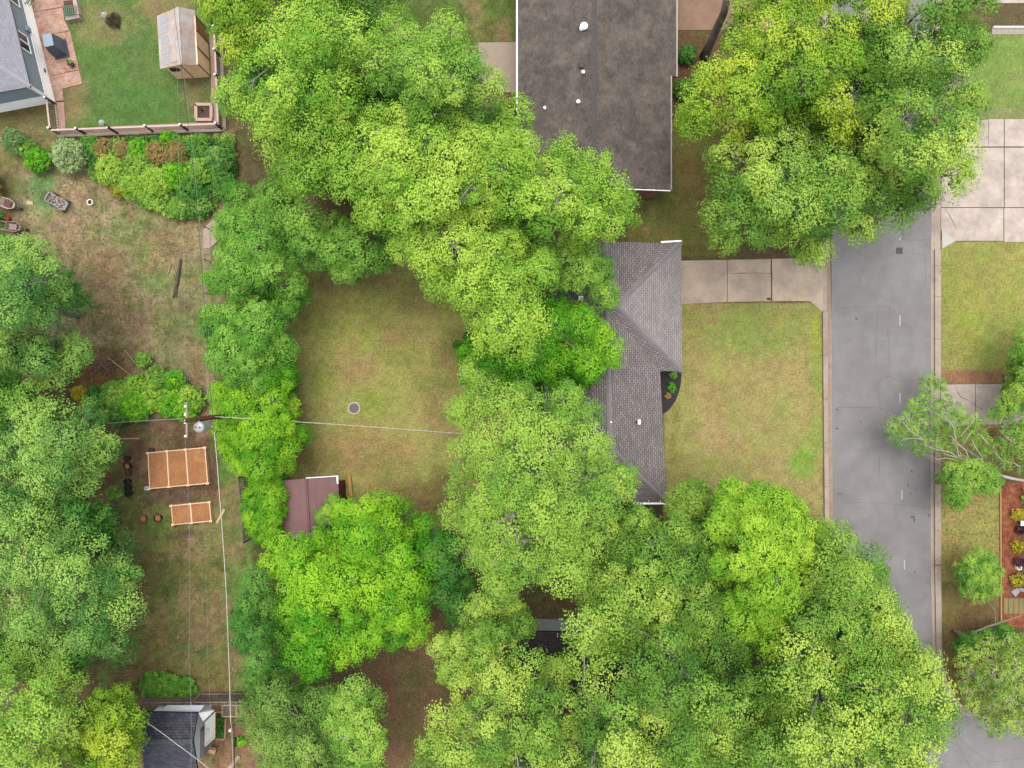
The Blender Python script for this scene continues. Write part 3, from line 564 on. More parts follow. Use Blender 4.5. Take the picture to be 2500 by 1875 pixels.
    if base is None:
        c = np.array([q[:3] for q in lob]).mean(0); bx, by = c[0], c[1]
        cu, cv = L[:, 0].mean(), L[:, 1].mean(); k = H-0.0
        for t in np.linspace(0, 1, 11):            # keep the foot of the tree beneath its own crown
            q = P(cu, cv)*t+Vector((c[0], c[1], 0))*(1-t); uu, v_ = np.array([q.x*F/H+CU]), np.array([-q.y*F/H+CV])
            if in_poly(uu, v_, poly)[0] and edge_dist(uu, v_, poly)[0] > 22: break
        bx, by = q.x, q.y
    else:
        q = P(*base); bx, by = q.x, q.y
    T = thing(name, (bx, by, 0), label, cat, group)
    global NLEAF; NLEAF = NLEAF+len(cen)*cnt
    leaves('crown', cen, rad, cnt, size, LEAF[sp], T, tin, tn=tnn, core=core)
    # trunk with limbs
    mb = MB(); tr_ = tr*ztop/12; zf = max(.4, ztop-drop-Rl*2.2)*.75
    fork = Vector((bx+random.uniform(-.3, .3), by+random.uniform(-.3, .3), zf))
    mb.tube([(bx, by, -.1), (bx, by, .25), (bx+.05, by, zf*.5), fork], [tr_*1.45, tr_*1.1, tr_*.95, tr_*.85], 10)
    order = list(range(nl)); random.shuffle(order); mains = order[:max(3, nl//5)]
    mp = []
    for i in mains:
        e = Vector(lob[i][:3])-Vector((0, 0, lob[i][3]*.3)); c = limb_curve(fork, e); mb.tube(c, [tr_*.55, tr_*.45, tr_*.36, tr_*.28, tr_*.2, tr_*.1], 6); mp += c[2:5]
    for i in order:
        if i in mains: continue
        e = Vector(lob[i][:3]); s_ = min(mp, key=lambda q: (q-e).length); mb.tube(limb_curve(s_, e, 4), [tr_*.24, tr_*.2, tr_*.15, tr_*.1, tr_*.05], 5)
    for i in order:                                # thin twigs inside the lobes
        if random.random() < twigs+bare:
            x, y, z, r_, _ = lob[i]
            for k in range(4+int(10*bare)):
                a = random.uniform(0, 6.28); e = Vector((x+math.cos(a)*r_*random.uniform(.4, 1), y+math.sin(a)*r_*random.uniform(.4, 1), z+r_*random.uniform(.2, .85)))
                mb.tube(limb_curve((x, y, z-.2*r_), e, 3, .15), [.035, .026, .018, .008], 4)
    for i in shown:                                # limbs that show through openings in the crown
        x, y, z, r_, _ = lob[i]; a = random.uniform(0, 6.28); q = r_*random.uniform(.9, 1.3)
        o_ = Vector((x-math.cos(a)*q, y-math.sin(a)*q, z-.1)); e = Vector((x+math.cos(a)*q, y+math.sin(a)*q, z+.25*r_)); c = limb_curve(o_, e, 5, .1)
        mb.tube(c, [.06, .055, .045, .035, .025, .012], 5)
        for k in range(4):
            b_ = a+random.choice((-1, 1))*random.uniform(.4, 1.0); p0 = c[random.choice((1, 2, 3))]; mb.tube(limb_curve(p0, p0+Vector((math.cos(b_), math.sin(b_), .25))*q*random.uniform(.5, .9), 3, .12), [.032, .025, .016, .007], 4)
    mb.build('trunk', barkm, T, smooth=True)
    return T
def shrub(label, u, v, r, h, sp, name='shrub', cat='shrub', group=None, size=.13, n=None, tb=.5, rv=None, cnt=34, tuft=.42):
    c = P(u, v); T = thing(name, (c.x, c.y, 0), label, cat, group)
    n = n or max(8, int(26*r*r/.5)); n = min(n, 260); rv = rv or r; z0 = h*.5
    cen = []; rad = []; tin = []
    k = n
    for i in range(k):
        ph = i*2.39996; hh = 1-1.3*(i+.5)/k; q = math.sqrt(max(0, 1-hh*hh)); m = random.uniform(.7, 1.02)
        zc = z0+hh*h*.42*m
        cx = (c.x+math.cos(ph)*q*r*.82*m); cy = c.y+math.sin(ph)*q*rv*.82*m
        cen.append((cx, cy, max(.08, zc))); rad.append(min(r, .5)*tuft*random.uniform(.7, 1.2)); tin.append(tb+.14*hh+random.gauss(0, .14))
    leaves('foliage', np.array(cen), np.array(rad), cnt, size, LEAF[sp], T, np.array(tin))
    mb = MB()
    for i in range(5):
        a = i*1.26; mb.tube(limb_curve((c.x, c.y, -.05), (c.x+math.cos(a)*r*.6, c.y+math.sin(a)*rv*.6, h*.6), 3), [.04, .03, .02, .01], 5)
    mb.build('stem', bark, T); return T

# ---------------------------------------------------------------- buildings
def roof(name, faces, m, parent, t=.16):
    """faces: list of 3D polygons (ccw from above); closed slab with fascia, UV laid along the eaves in metres"""
    T = Vector(parent_loc(parent)); V = []; Fc = []; key = {}
    def idx(p, dz=0):
        k = (round(p[0], 3), round(p[1], 3), round(p[2]+dz, 3))
        if k not in key: key[k] = len(V); V.append((k[0]-T.x, k[1]-T.y, k[2]-T.z))
        return key[k]
    edges = {}; UV = []
    for f in faces:
        f = [Vector(p) for p in f]; n = (f[1]-f[0]).cross(f[2]-f[0]).normalized()
        if n.z < 0: f = f[::-1]; n = -n
        e = Vector((0, 0, 1)).cross(n); e = e.normalized() if e.length > 1e-4 else Vector((1, 0, 0)); s = n.cross(e)
        Fc.append([idx(p) for p in f]); UV.append([(p.dot(e)+50, p.dot(s)+50) for p in f])
        for a, b in zip(f, f[1:]+f[:1]): edges[(tuple(round(x, 2) for x in a), tuple(round(x, 2) for x in b))] = (a, b)
    nt_ = len(Fc)
    for f in [list(x) for x in Fc[:nt_]]:
        Fc.append([idx(Vector(V[i])+T, -t) for i in f[::-1]]); UV.append([(0, 0)]*len(f))
    for (ka, kb), (a, b) in edges.items():
        if (kb, ka) not in edges: Fc.append([idx(b), idx(a), idx(a, -t), idx(b, -t)]); UV.append([(0, 0)]*4)
    me = bpy.data.meshes.new(name); me.from_pydata(V, [], Fc); uvl = me.uv_layers.new(name='UVMap'); i = 0
    for q in UV:
        for c in q: uvl.data[i].uv = c; i += 1
    me.materials.append(m); o = bpy.data.objects.new(name, me); link(o, parent); return o
def wallbox(poly, z1, m, parent, name='wall', z0=0):
    mb = MB(); n = len(poly)
    a = sum(poly[i][0]*poly[(i+1) % n][1]-poly[(i+1) % n][0]*poly[i][1] for i in range(n))
    if a < 0: poly = poly[::-1]
    T = Vector(parent_loc(parent)); V = []; Fc = []; UV = []; q = 0
    for i in range(n):
        A, B = poly[i], poly[(i+1) % n]; L = math.hypot(B[0]-A[0], B[1]-A[1]); k = len(V)
        V += [(A[0], A[1], z0), (B[0], B[1], z0), (B[0], B[1], z1), (A[0], A[1], z1)]; Fc.append((k, k+1, k+2, k+3)); UV += [(q, z0), (q+L, z0), (q+L, z1), (q, z1)]; q += L
    k = len(V); V += [(p[0], p[1], z1) for p in poly]; Fc.append(tuple(range(k, k+n))); UV += [(0, 0)]*n
    me = bpy.data.meshes.new(name); me.from_pydata([(x-T.x, y-T.y, z-T.z) for x, y, z in V], [], Fc); u = me.uv_layers.new(name='UVMap')
    for i, c in enumerate(UV): u.data[i].uv = c
    me.materials.append(m); o = bpy.data.objects.new(name, me); link(o, parent); return o
def window(a, b, z0, z1, nrm, parent, fm=None, t=.05):
    """window in a wall running a->b (xy), outward normal nrm"""
    fm = fm or white; a, b, n = Vector((*a, 0)), Vector((*b, 0)), Vector((*nrm, 0)).normalized(); o_ = n*.03
    mb = MB(); f = .09
    p = lambda q, z: q+o_+Vector((0, 0, z))
    mb.beam(p(a, z0), p(b, z0), t, f); mb.beam(p(a, z1), p(b, z1), t, f)
    for q in (a, b, (a+b)/2): mb.beam(p(q, z0+f/2), p(q, z1-f/2), f if q is not (a+b)/2 else .04, t)
    w_ = mb.build('window', fm, parent)
    g = MB(); s_ = n*.022
    g.quad(a+s_+Vector((0, 0, z0)), b+s_+Vector((0, 0, z0)), b+s_+Vector((0, 0, z1)), a+s_+Vector((0, 0, z1)))
    me = g.build('pane', glass, parent); me.parent = w_
    return w_
def cap(parent, a, b, wd=.32, m=None, name='ridge_cap'):
    """overlapping cap shingles along a ridge or hip"""
    a, b = Vector(a), Vector(b); L = (b-a).length; k = max(2, int(L/.3)); mb = MB()
    for i in range(k):
        p = a+(b-a)*i/k; q = a+(b-a)*(i+.97)/k; s_ = Vector((0, 0, 1)).cross((b-a).normalized()).normalized()*wd/2
        z = Vector((0, 0, .05)); w_ = Vector((0, 0, -.03))
        mb.quad(p+s_+w_, q+s_+w_+Vector((0, 0, .015)), q+z+Vector((0, 0, .015)), p+z); mb.quad(p+z, q+z+Vector((0, 0, .015)), q-s_+w_+Vector((0, 0, .015)), p-s_+w_)
    return mb.build(name, m or ridgem, parent)

# --- main hip-roofed house in the centre
def main_house():
    ze, zr = 2.6, 4.35
    T = thing('house', P(1480, 920), 'brown-grey shingled hip-roofed house at the head of the short concrete driveway', 'house')
    E = lambda u, v: tuple(P(u, v, ze)); Rr = lambda u, v, z=zr: tuple(P(u, v, z))
    NE, SE = E(1617, 593), E(1628, 1227); ridN, ridS = Rr(1479, 590), Rr(1489, 1092)
    xw = ridN[0]-(NE[0]-ridN[0]); NW = (xw, NE[1]-.02, ze); SW = (ridS[0]-(SE[0]-ridS[0]), SE[1]+.1, ze)
    gN, gS = E(1663, 591), E(1665, 906); pk = Rr(1505, 747, 4.25); vN = E(1617, 593.2); vS = E(1612, 906)
    # wing ridge runs from its peak back to the main ridge
    jn = (ridN[0]*.68+ridS[0]*.32, pk[1]+.02, zr-.04)
    slope = (zr-ze)/(NE[0]-ridN[0])
    roof('roof', [[NE, ridN, jn, vN] if False else [tuple(NE), tuple(ridN), jn], [SE, vS, jn, ridS], [NW, SW, ridS, jn, ridN], [SW, SE, ridS]], shinglem, T)
    roof('wing_roof', [[gN, vN, jn, pk], [gS, pk, jn, vS]], shinglem, T)
    lr = roof('wing_front_slope', [[gN, pk, gS]], shingle_lit, T)  # same roof, brighter slope painted by its own shingle material
    cap(T, ridN, ridS); cap(T, gN, pk, name='hip_cap'); cap(T, gS, pk, name='hip_cap'); cap(T, SE, ridS, name='hip_cap'); cap(T, SW, ridS, name='hip_cap'); cap(T, pk, jn)
    # orange lichen in the valleys
    for a, b, s_ in ((1514, 700, .3), (1528, 812, .35), (1571, 855, .22)):
        mb = MB()
        for k in range(9):
            t = (k/9-.5)*s_*2.2; sg = -1 if b < 750 else 1
            z = 3.35 if b != 812 else 3.42
            if b == 855: z = 2.98
            c = P(a, b, z+.12); mb.rock((c.x+t*.7+random.uniform(-.06, .06), c.y-sg*t*.75+random.uniform(-.06, .06), c.z-.1), .09, .09, .05, k)
        mb.build('lichen', rustm, T)
    wl = [(NW[0]+.5, NW[1]-.35), (NE[0], NE[1]-.35), (gN[0]-.45, gN[1]-.35), (gS[0]-.45, gS[1]+.45), (vS[0]-.4, vS[1]+.45), (SE[0]-.45, SE[1]+.5), (SW[0]+.5, SE[1]+.5)]
    wallbox(wl, ze-.05, brickred, T)
    x = wl[2][0];     d = MB().box(x+.03, P(0, 690).y, .02, 2.15, .06, 2.6).build('garage_door', white, T)
    h = MB().box(x+.08, P(0, 690).y, .5, .56, .05, .2).build('handle', metald, T); h.parent = d; 
    x = wl[4][0]; window((x, -3.2), (x, -4.6), .9, 2.1, (1, 0), T); window((x, -5.6), (x, -6.8), .9, 2.1, (1, 0), T)
    MB().box(x+.03, -1.6, .02, 2.1, .06, .95).build('door', noisemat('door_green', (70, 84, 74), .05, 3, 20, .5), T)
    g = MB(); a = Vector(E(1546, 1229.5)); b = Vector(E(1628, 1229)); g.beam(a+Vector((0, 0, -.05)), b+Vector((0, 0, -.05)), .11, .1)
    for t in (.05, .45, .8): g.beam(a+(b-a)*t+Vector((0, 0, .02)), a+(b-a)*t+Vector((0, .22, .1)), .03, .02)
    g.build('gutter', white, T)
    g = MB(); a = Vector(E(1614, 591)); b = Vector(E(1664, 588)); g.beam(a+Vector((0, 0, -.02)), b+Vector((0, 0, -.02)), .1, .09); g.build('gutter', white, T)
    def on(u, v):                                  # height of the main slopes at a pixel
        z = 3.5
        for _ in range(12):
            p = P(u, v, z); xr = ridN[0]+(ridS[0]-ridN[0])*((p.y-ridN[1])/(ridS[1]-ridN[1])); z = zr-slope*abs(p.x-xr)
        return z
    def vent(u, v, name, fn):
        z = on(u, v); p = P(u, v, z); mb = MB(); fn(mb, p); return mb
    p = P(1418, 728, on(1418, 728)+.15); MB().box(p.x, p.y, p.z-.3, p.z+.05, .3, .26).build('roof_vent', white, T)
    p = P(1446, 946, on(1446, 946)+.25)
    c = MB().lathe((p.x, p.y, p.z-.45), [(.1, 0), (.1, .38), (.17, .4), (.17, .44), (.05, .5)], 14).build('vent_pipe', noisemat('vent_brown', (150, 122, 112), .1, 5, 20, .6), T)
    p = P(1491, 1030, on(1491, 1030)); MB().lathe((p.x, p.y, p.z-.15), [(.05, 0), (.05, .4), (.035, .4), (.035, .37)], 10).build('vent_pipe', white, T)
    p = P(1558, 1030, on(1558, 1030)+.1); v_ = MB().box(p.x+.06, p.y, p.z-.2, p.z+.08, .18, .3).build('roof_vent', white, T)
    h = MB().box(p.x-.1, p.y-.02, p.z-.15, p.z+.05, .13, .13).build('opening', black, T); h.parent = v_
main_house()
bed = MB().prism(px([(1600, 905), (1664, 905), (1662.5, 935), (1657, 958), (1648, 980), (1637, 996), (1626, 1007), (1600, 1015)]), 0, .06)
tag(bed.build('mulch_bed', mulchblk), 'curved black mulch bed in the corner of the front lawn and house wall', 'garden bed')
shrub('small green plant at the top of the black mulch bed', 1643, 915, .28, .35, 'deep', 'small_plant', 'plant', 'plants in the black mulch bed', tb=.9, size=.1)
shrub('small bright green plant in the middle of the black mulch bed', 1639, 946, .33, .35, 'vivid', 'small_plant', 'plant', 'plants in the black mulch bed', tb=.35, size=.1)
shrub('small orange flowering plant by the wall in the black mulch bed', 1630, 966, .22, .3, 'rust', 'small_plant', 'plant', 'plants in the black mulch bed', tb=.95, size=.08)

# --- weathered brown gable roof at the top
def top_house():
    ze, zr = 2.6, 3.7
    T = thing('house', P(1450, 150), 'long low gabled house with weathered dark brown roof at the top', 'house')
    wx = P(1264, 0, ze).x; ex = P(1651, 0, ze).x; ex2 = P(1636.5, 0, ze).x; rx = P(1451, 0, zr).x
    yb = P(0, 464, ze).y; ys = P(0, 187, ze).y; yt = P(0, -420, ze).y
    s = (zr-ze)/(ex-rx); z2 = zr-s*(ex2-rx)
    roof('roof', [[(wx, yb, ze), (rx, yb, zr), (rx, yt, zr), (wx, yt, ze)], [(rx, yb, zr), (ex2, yb, z2), (ex2, ys, z2), (ex, ys, ze), (ex, yt, ze), (rx, yt, zr)]], shinglebr, T)
    cap(T, (rx, yb, zr), (rx, yt, zr), .34, noisemat('ridge_brown', (100, 94, 90), .12, 5, 30, .85))
    wallbox([(wx+.5, yb+.15), (ex2-.5, yb+.15), (ex2-.5, ys+.4), (ex-.5, ys+.4), (ex-.5, yt+.3), (wx+.5, yt+.3)], ze-.1, brickred, T)
    # gable brick end
    g = MB(); g.quad((wx+.5, yb+.15, ze-.1), (ex2-.5, yb+.15, ze-.1), (rx, yb+.15, zr-.2)); g.build('gable', brickred, T)
    g = MB(); g.beam((wx-.05, yb, ze-.06), (wx-.05, yt, ze-.06), .1, .1); g.build('gutter', white, T)
    g = MB(); g.beam((ex2+.05, yb, z2-.05), (ex2+.05, ys, z2-.05), .08, .1); g.build('gutter', noisemat('gutter_tan', (190, 176, 160), .1, 3, 20, .5), T)
    g = MB(); g.beam((ex+.05, ys, ze-.05), (ex+.05, yt, ze-.05), .08, .1); g.build('gutter', noisemat('gutter_cream', (200, 188, 172), .1, 3, 20, .5), T)
    g = MB(); g.beam((ex2+.0, yb-.06, z2-.05), (rx+1.2, yb-.06, z2+.5), .06, .1); g.build('bargeboard', white, T)
    g = MB(); g.beam((rx+1.0, yb-.05, z2+.48), (rx+3.0, yb-.05, z2+.14), .07, .12); g.build('bargeboard', rustm, T)
    def on(u, v):
        z = 3.2
        for _ in range(9): z = zr-s*abs(P(u, v, z).x-rx)
        return z
    p = P(1426, 63, on(1426, 63)+.2)
    MB().lathe((p.x, p.y, p.z-.35), [(.26, 0), (.26, .08), (.15, .14), (.15, .26), (.23, .3), (.24, .36), (.16, .42), (.1, .4)], 18).build('attic_fan', white, T, smooth=False)
    p = P(1424, 175, on(1424, 175)+.2); MB().lathe((p.x, p.y, p.z-.3), [(.07, 0), (.07, .25), (.12, .27), (.1, .33)], 12).build('vent_pipe', white, T)
    p = P(1419, 160, on(1419, 160)); MB().box(p.x, p.y, p.z-.1, p.z+.12, .34, .34).build('roof_vent', noisemat('vent_rust', (86, 66, 60), .1, 5, 20, .7), T)
    p = P(1412, 247, on(1412, 247)+.2); MB().lathe((p.x, p.y, p.z-.3), [(.12, 0), (.12, .3), (.08, .3), (.08, .26)], 10).build('vent_pipe', white, T)
    p = P(1330, 262, on(1330, 262)+.2); MB().lathe((p.x, p.y, p.z-.3), [(.09, 0), (.09, .3), (.05, .3), (.05, .26)], 10).build('vent_pipe', white, T)
    window((ex2-.5, ys-2), (ex2-.5, ys-3.4), .9, 2.1, (1, 0), T); window((ex2-.5, ys-5), (ex2-.5, ys-6.2), .9, 2.1, (1, 0), T)
top_house()

# --- blue-grey house, top left
def blue_house():
    T = thing('house', P(60, 100), 'blue-grey sided house on a white base beside the brick patio', 'house')
    A = P(135.6, 249.5)                            # south-east base corner
    dE = (P(75, 0)-A).normalized(); dE = Vector((dE.x, dE.y, 0)); up = dE; lf = Vector((-dE.y, dE.x, 0))
    lf = (P(0, 275)-A); lf.z = 0; lf.normalize()
    N = A+up*15; W_ = A+lf*11; NW = N+lf*11
    pl = [(A.x, A.y), (N.x, N.y), (NW.x, NW.y), (W_.x, W_.y)]
    wallbox(pl, 1.0, noisemat('white_base', (240, 240, 236), .05, 2, 20, .6, k=.98), T, 'foundation')
    q = .04; c = (A+NW)/2
    ins = [(x+(c.x-x)*.004, y+(c.y-y)*.004) for x, y in pl]
    wallbox(ins, 2.85, siding, T, 'wall', 1.0)
    ov = -.12; ze = 2.8; zr = 4.6
    Ae = A-up*.15-lf*.15; Ne = N+up*.3-lf*.15; We = W_-up*.15+lf*.3; NWe = NW+up*.3+lf*.3
    h = 5.6; m1 = (Ae+We)/2+up*h; m2 = (Ne+NWe)/2-up*h
    f = lambda p, z: (p.x, p.y, z)
    roof('roof', [[f(Ae, ze), f(Ne, ze), f(m2, zr), f(m1, zr)], [f(We, ze), f(Ae, ze), f(m1, zr)], [f(NWe, ze), f(We, ze), f(m1, zr), f(m2, zr)], [f(Ne, ze), f(NWe, ze), f(m2, zr)]], brickmat('shingle_silver', (170, 168, 176), (156, 154, 162), (140, 138, 146), .34, .15, .01, amt=.1), T, .14)
    cap(T, f(Ae, ze), f(m1, zr), .3, noisemat('cap_silver', (176, 174, 180), .08, 4, 20, .8), 'hip_cap')
    mb = MB().beam((A.x-.02, A.y, 1.0), (A.x-.02, A.y, 2.7), .16, .16); mb.build('corner_board', white, T)
    mb = MB(); mb.beam((A.x, A.y, 1.0), (N.x, N.y, 1.0), .05, .06); mb.beam((A.x, A.y, 1.0), (W_.x, W_.y, 1.0), .05, .06); mb.build('water_table', white, T)
    nrm = (-lf.x, -lf.y)
    for s0, s1 in ((2.6, 3.75), (5.75, 6.9)):
        a = A+up*s0; b = A+up*s1; window((a.x, a.y), (b.x, b.y), 1.55, 2.55, nrm, T)
    a = A+up*2.0-lf*.05; MB().box(a.x, a.y, .4, .5, .06, .25, .2).build('vent', metald, T)
    mt = A+up*4.4-lf*.08; MB().box(mt.x, mt.y, 1.1, 1.5, .12, .3, .2).build('meter_box', siding, T)
    return A, up, lf
HA, HU, HL = blue_house()
slabs('patio', [[(56, -40), (150, -40), (190, 0), (187, 14), (155, 20), (158, 50), (164, 60), (172, 76), (202, 205), (153, 217), (157, 245), (137, 248)]], paverm, .05)
mb = MB()
for pts in ([(80, 30), (112, 26), (187, 12)], [(100, 88), (140, 82), (172, 76)], [(124, 188), (160, 178), (197, 171)], [(137, 248), (157, 246)]):
    ribbon(mb, [P(*p) for p in pts], .05, .056)
struct('patio_joint', mb, dirtcrack)
# uv for paver sheets
def uvflat(o, rot=0):
    me = o.data; u = me.uv_layers.new(name='UVMap'); c, s_ = math.cos(rot), math.sin(rot)
    for l in me.loops:
        p = me.vertices[l.vertex_index].co; u.data[l.index].uv = (p.x*c+p.y*s_+50, -p.x*s_+p.y*c+50)
uvflat(bpy.data.objects['patio.001'] if 'patio.001' in bpy.data.objects else bpy.data.objects['patio'], .2)
pathm = brickmat('pink_brick_path', (212, 170, 154), (200, 154, 138), (176, 140, 124), .22, .11, .006, amt=.1)
o = slabs('path', [[(137, 250), (157, 250), (161, 314), (168, 314), (145, 327)], [(145.5, 327), (168, 314.5), (516, 298), (520, 313), (300, 324)], [(516, 297.5), (516, 160), (511, 76), (524, 76), (531, 160), (536, 312), (521, 312.5)]], pathm, .05); uvflat(o, .1)

# retaining wall and railing round the top-left lawn
def railing(a, b, label, group, postat):
    A, B = P(*a), P(*b); T = thing('railing', (A+B)/2, label, 'railing', group)
    n = int((B-A).length/.17); mb = MB()
    for i in range(n):
        q = A+(B-A)*(i+.5)/n; mb.beam((q.x, q.y, .14), (q.x, q.y, 1.0), .04, .04)
    mb.build('balusters', oldwood, T)
    for z, nm in ((.12, 'bottom_rail'), (1.02, 'top_rail')): MB().beam((A.x, A.y, z), (B.x, B.y, z), .11 if z > 1 else .08, .05).build(nm, noisemat('rail_greyed', (196, 178, 166), .15, 5, 40, .8, k=.55), T)
    for t in postat:
        q = A+(B-A)*t; p_ = MB().box(q.x, q.y, 0, 1.22, .12, .12).build('post', darkwood, T)
        c = MB().lathe((q.x, q.y, 1.22), [(.07, 0), (.07, .04), (.02, .08)], 8).build('post_cap', white, T); c.parent = p_; c.location = (0, 0, 0)
        c.location = Vector((0, 0, 0))
    return T
railing((137, 252), (146, 330), 'short greyed wood railing between the blue-grey house corner and lawn corner', 'railings round the top-left lawn', (.04, .97))
railing((147, 331), (548, 316), 'long greyed wood railing along the lower edge of the fenced green lawn', 'railings round the top-left lawn', (.16, .35, .57, .78, .99))
railing((538, 80), (547, 312), 'greyed wood railing behind the greenhouse along the right lawn edge', 'railings round the top-left lawn', (.02, .26, .52, .76))
mb = MB(); a, b, c = P(143, 334), P(552, 320), P(541, 78)
mb.beam((a.x, a.y, .06), (b.x, b.y, .06), .14, .2); mb.beam((b.x, b.y, .06), (c.x, c.y, .06), .14, .2)
tag(mb.build('garden_wall', oldwood), 'low grey timber edging wall under the railings of the green lawn', 'wall')
# square tree planter
T = thing('square_planter', P(498, 275), 'square pink brick planter with dark soil in the lawn corner', 'planter')
mb = MB()
for (a, b) in (((479, 256), (519, 256)), ((479, 293), (519, 293))): mb.beam(P(a[0], a[1], .12), P(b[0], b[1], .12), .2, .24)
for (a, b) in (((480, 259), (480, 290)), ((517, 259), (517, 290))): mb.beam(P(a[0], a[1], .12), P(b[0], b[1], .12), .2, .24)
mb.build('border', noisemat('pink_block', (222, 186, 170), .1, 5, 40, .85), T); MB().prism(px([(483, 259), (515, 259), (515, 290), (483, 290)]), 0, .1).build('soil', darkwood, T)
mb = MB(); c = P(496, 272); mb.tube([(c.x, c.y, .05), (c.x+.05, c.y, .5), (c.x-.2, c.y+.15, .9)], [.06, .05, .03], 6); mb.build('stump', darkwood, T)
# planter with trellis
T = thing('raised_planter', P(172, 32), 'pink block planter with green trellis beside the brick patio', 'planter')
mb = MB(); mb.beam(P(164, 49, .2), P(197, 43, .2), .22, .4); mb.beam(P(193, 38, .2), P(186, 4, .2), .25, .4); mb.build('border', noisemat('pink_cap', (218, 190, 178), .1, 5, 40, .85), T)
MB().prism(px([(160, 6), (186, 4), (191, 40), (165, 47)]), 0, .22).build('soil', darkwood, T)
mb = MB()
for i in range(7):
    a = P(157+i*4.6, 14, .5); b = P(160+i*4.6, 41, .5); mb.tube([a, b], .018, 4)
for i in range(6): mb.tube([P(156, 15+i*5.2, .52), P(187, 12+i*5.2, .52)], .018, 4)
mb.build('trellis', noisemat('green_trellis', (130, 176, 140), .1, 4, 20, .6), T)
# covered barbecue
c = P(148, 121); T = thing('covered_grill', (c.x, c.y, 0), 'tall covered barbecue under a blue-grey fitted cover on the patio', 'grill')
MB().box(c.x+.05, c.y-.02, .05, .09, 1.0, 1.25, .22).build('mat', noisemat('mat_dark', (84, 88, 98), .1, 4, 20, .7), T)
mb = MB(); n = 4; rt = .22
def ring(w_, h_, z, dx=0): return [(c.x+dx+x*math.cos(rt)-y*math.sin(rt), c.y+x*math.sin(rt)+y*math.cos(rt), z) for x, y in ((-w_/2, -h_/2), (w_/2, -h_/2), (w_/2, h_/2), (-w_/2, h_/2))]
rr = [ring(.86, 1.02, .09), ring(.8, .98, .7), ring(.62, .82, 1.28)]
for a, b in zip(rr, rr[1:]):
    for i in range(4): mb.quad(a[i], a[(i+1) % 4], b[(i+1) % 4], b[i])
mb.build('cover', coverm, T)
MB().prism([(p[0], p[1]) for p in ring(.64, .84, 0)], 1.28, 1.34).build('cover_top', cover_lit, T, bevel=.03)
T = thing('potted_plant', P(179, 160), 'small dark potted plant at the lawn edge of the brick patio', 'plant')
c = P(179, 160); MB().lathe((c.x, c.y, 0.05), [(.14, 0), (.2, .3), (.22, .32), (.19, .32), (.19, .28)], 14).build('pot', noisemat('pot_purple', (120, 96, 104), .1, 5, 20, .6), T)
leaves('foliage', np.array([[c.x, c.y, .42], [c.x+.1, c.y, .45], [c.x-.08, c.y+.08, .44]]), np.array([.16, .14, .14]), 40, .09, LEAF['olive'], T, np.array([.4, .7, .2]))
T = thing('garden_hose', P(72, 8), 'green coiled garden hose on the patio by the white wall', 'hose')
c = P(72, 6); mb = MB(); mb.tube([(c.x+(.42+.05*math.sin(i*.9))*math.cos(i*.35)*(.7+.01*i), c.y+.5*math.sin(i*.35)*(.7+.01*i), .08+.015*i) for i in range(54)], .03, 6); mb.build('coil', greenp, T, smooth=True)
# lamp posts
def lamp(u, v, label, h=2.2, vine=False):
    c = P(u, v); T = thing('garden_lamp', (c.x, c.y, 0), label, 'lamp', 'white-topped lamp posts on the green lawn')
    MB().lathe((c.x, c.y, 0), [(.09, 0), (.09, .06), (.045, .1), (.035, h-.25), (.06, h-.22)], 10).build('post', darkwood, T)
    mb = MB().lathe((c.x, c.y, h-.22), [(.12, 0), (.2, .2), (.21, .21), (.1, .33), (.02, .38)], 6); mb.build('lantern', whitemetal, T)
    return T
lamp(293, 328, 'white lantern lamp post standing at the lawn edge by the long railing')
lamp(291, 69, 'white lantern lamp post near the dark wiry bush in the lawn', 1.8)
T = thing('wiry_bush', P(279, 52), 'low round dark wiry bush on the upper part of the green lawn', 'bush')
mb = MB(); c = P(279, 52)
for i in range(90):
    a = random.uniform(0, 6.28); r1 = .62*math.sqrt(random.random()); b = a+random.uniform(.6, 2.2); r2 = .6*random.random()
    mb.tube([(c.x+r1*math.cos(a), c.y+r1*math.sin(a), random.uniform(.02, .1)), (c.x+(r1+r2)/2*math.cos((a+b)/2), c.y+(r1+r2)/2*math.sin((a+b)/2), random.uniform(.12, .32)), (c.x+r2*math.cos(b), c.y+r2*math.sin(b), random.uniform(.02, .2))], .012, 4)
mb.build('stems', noisemat('stem_dark_olive', (84, 84, 54), .2, 5, 30, .9), T)

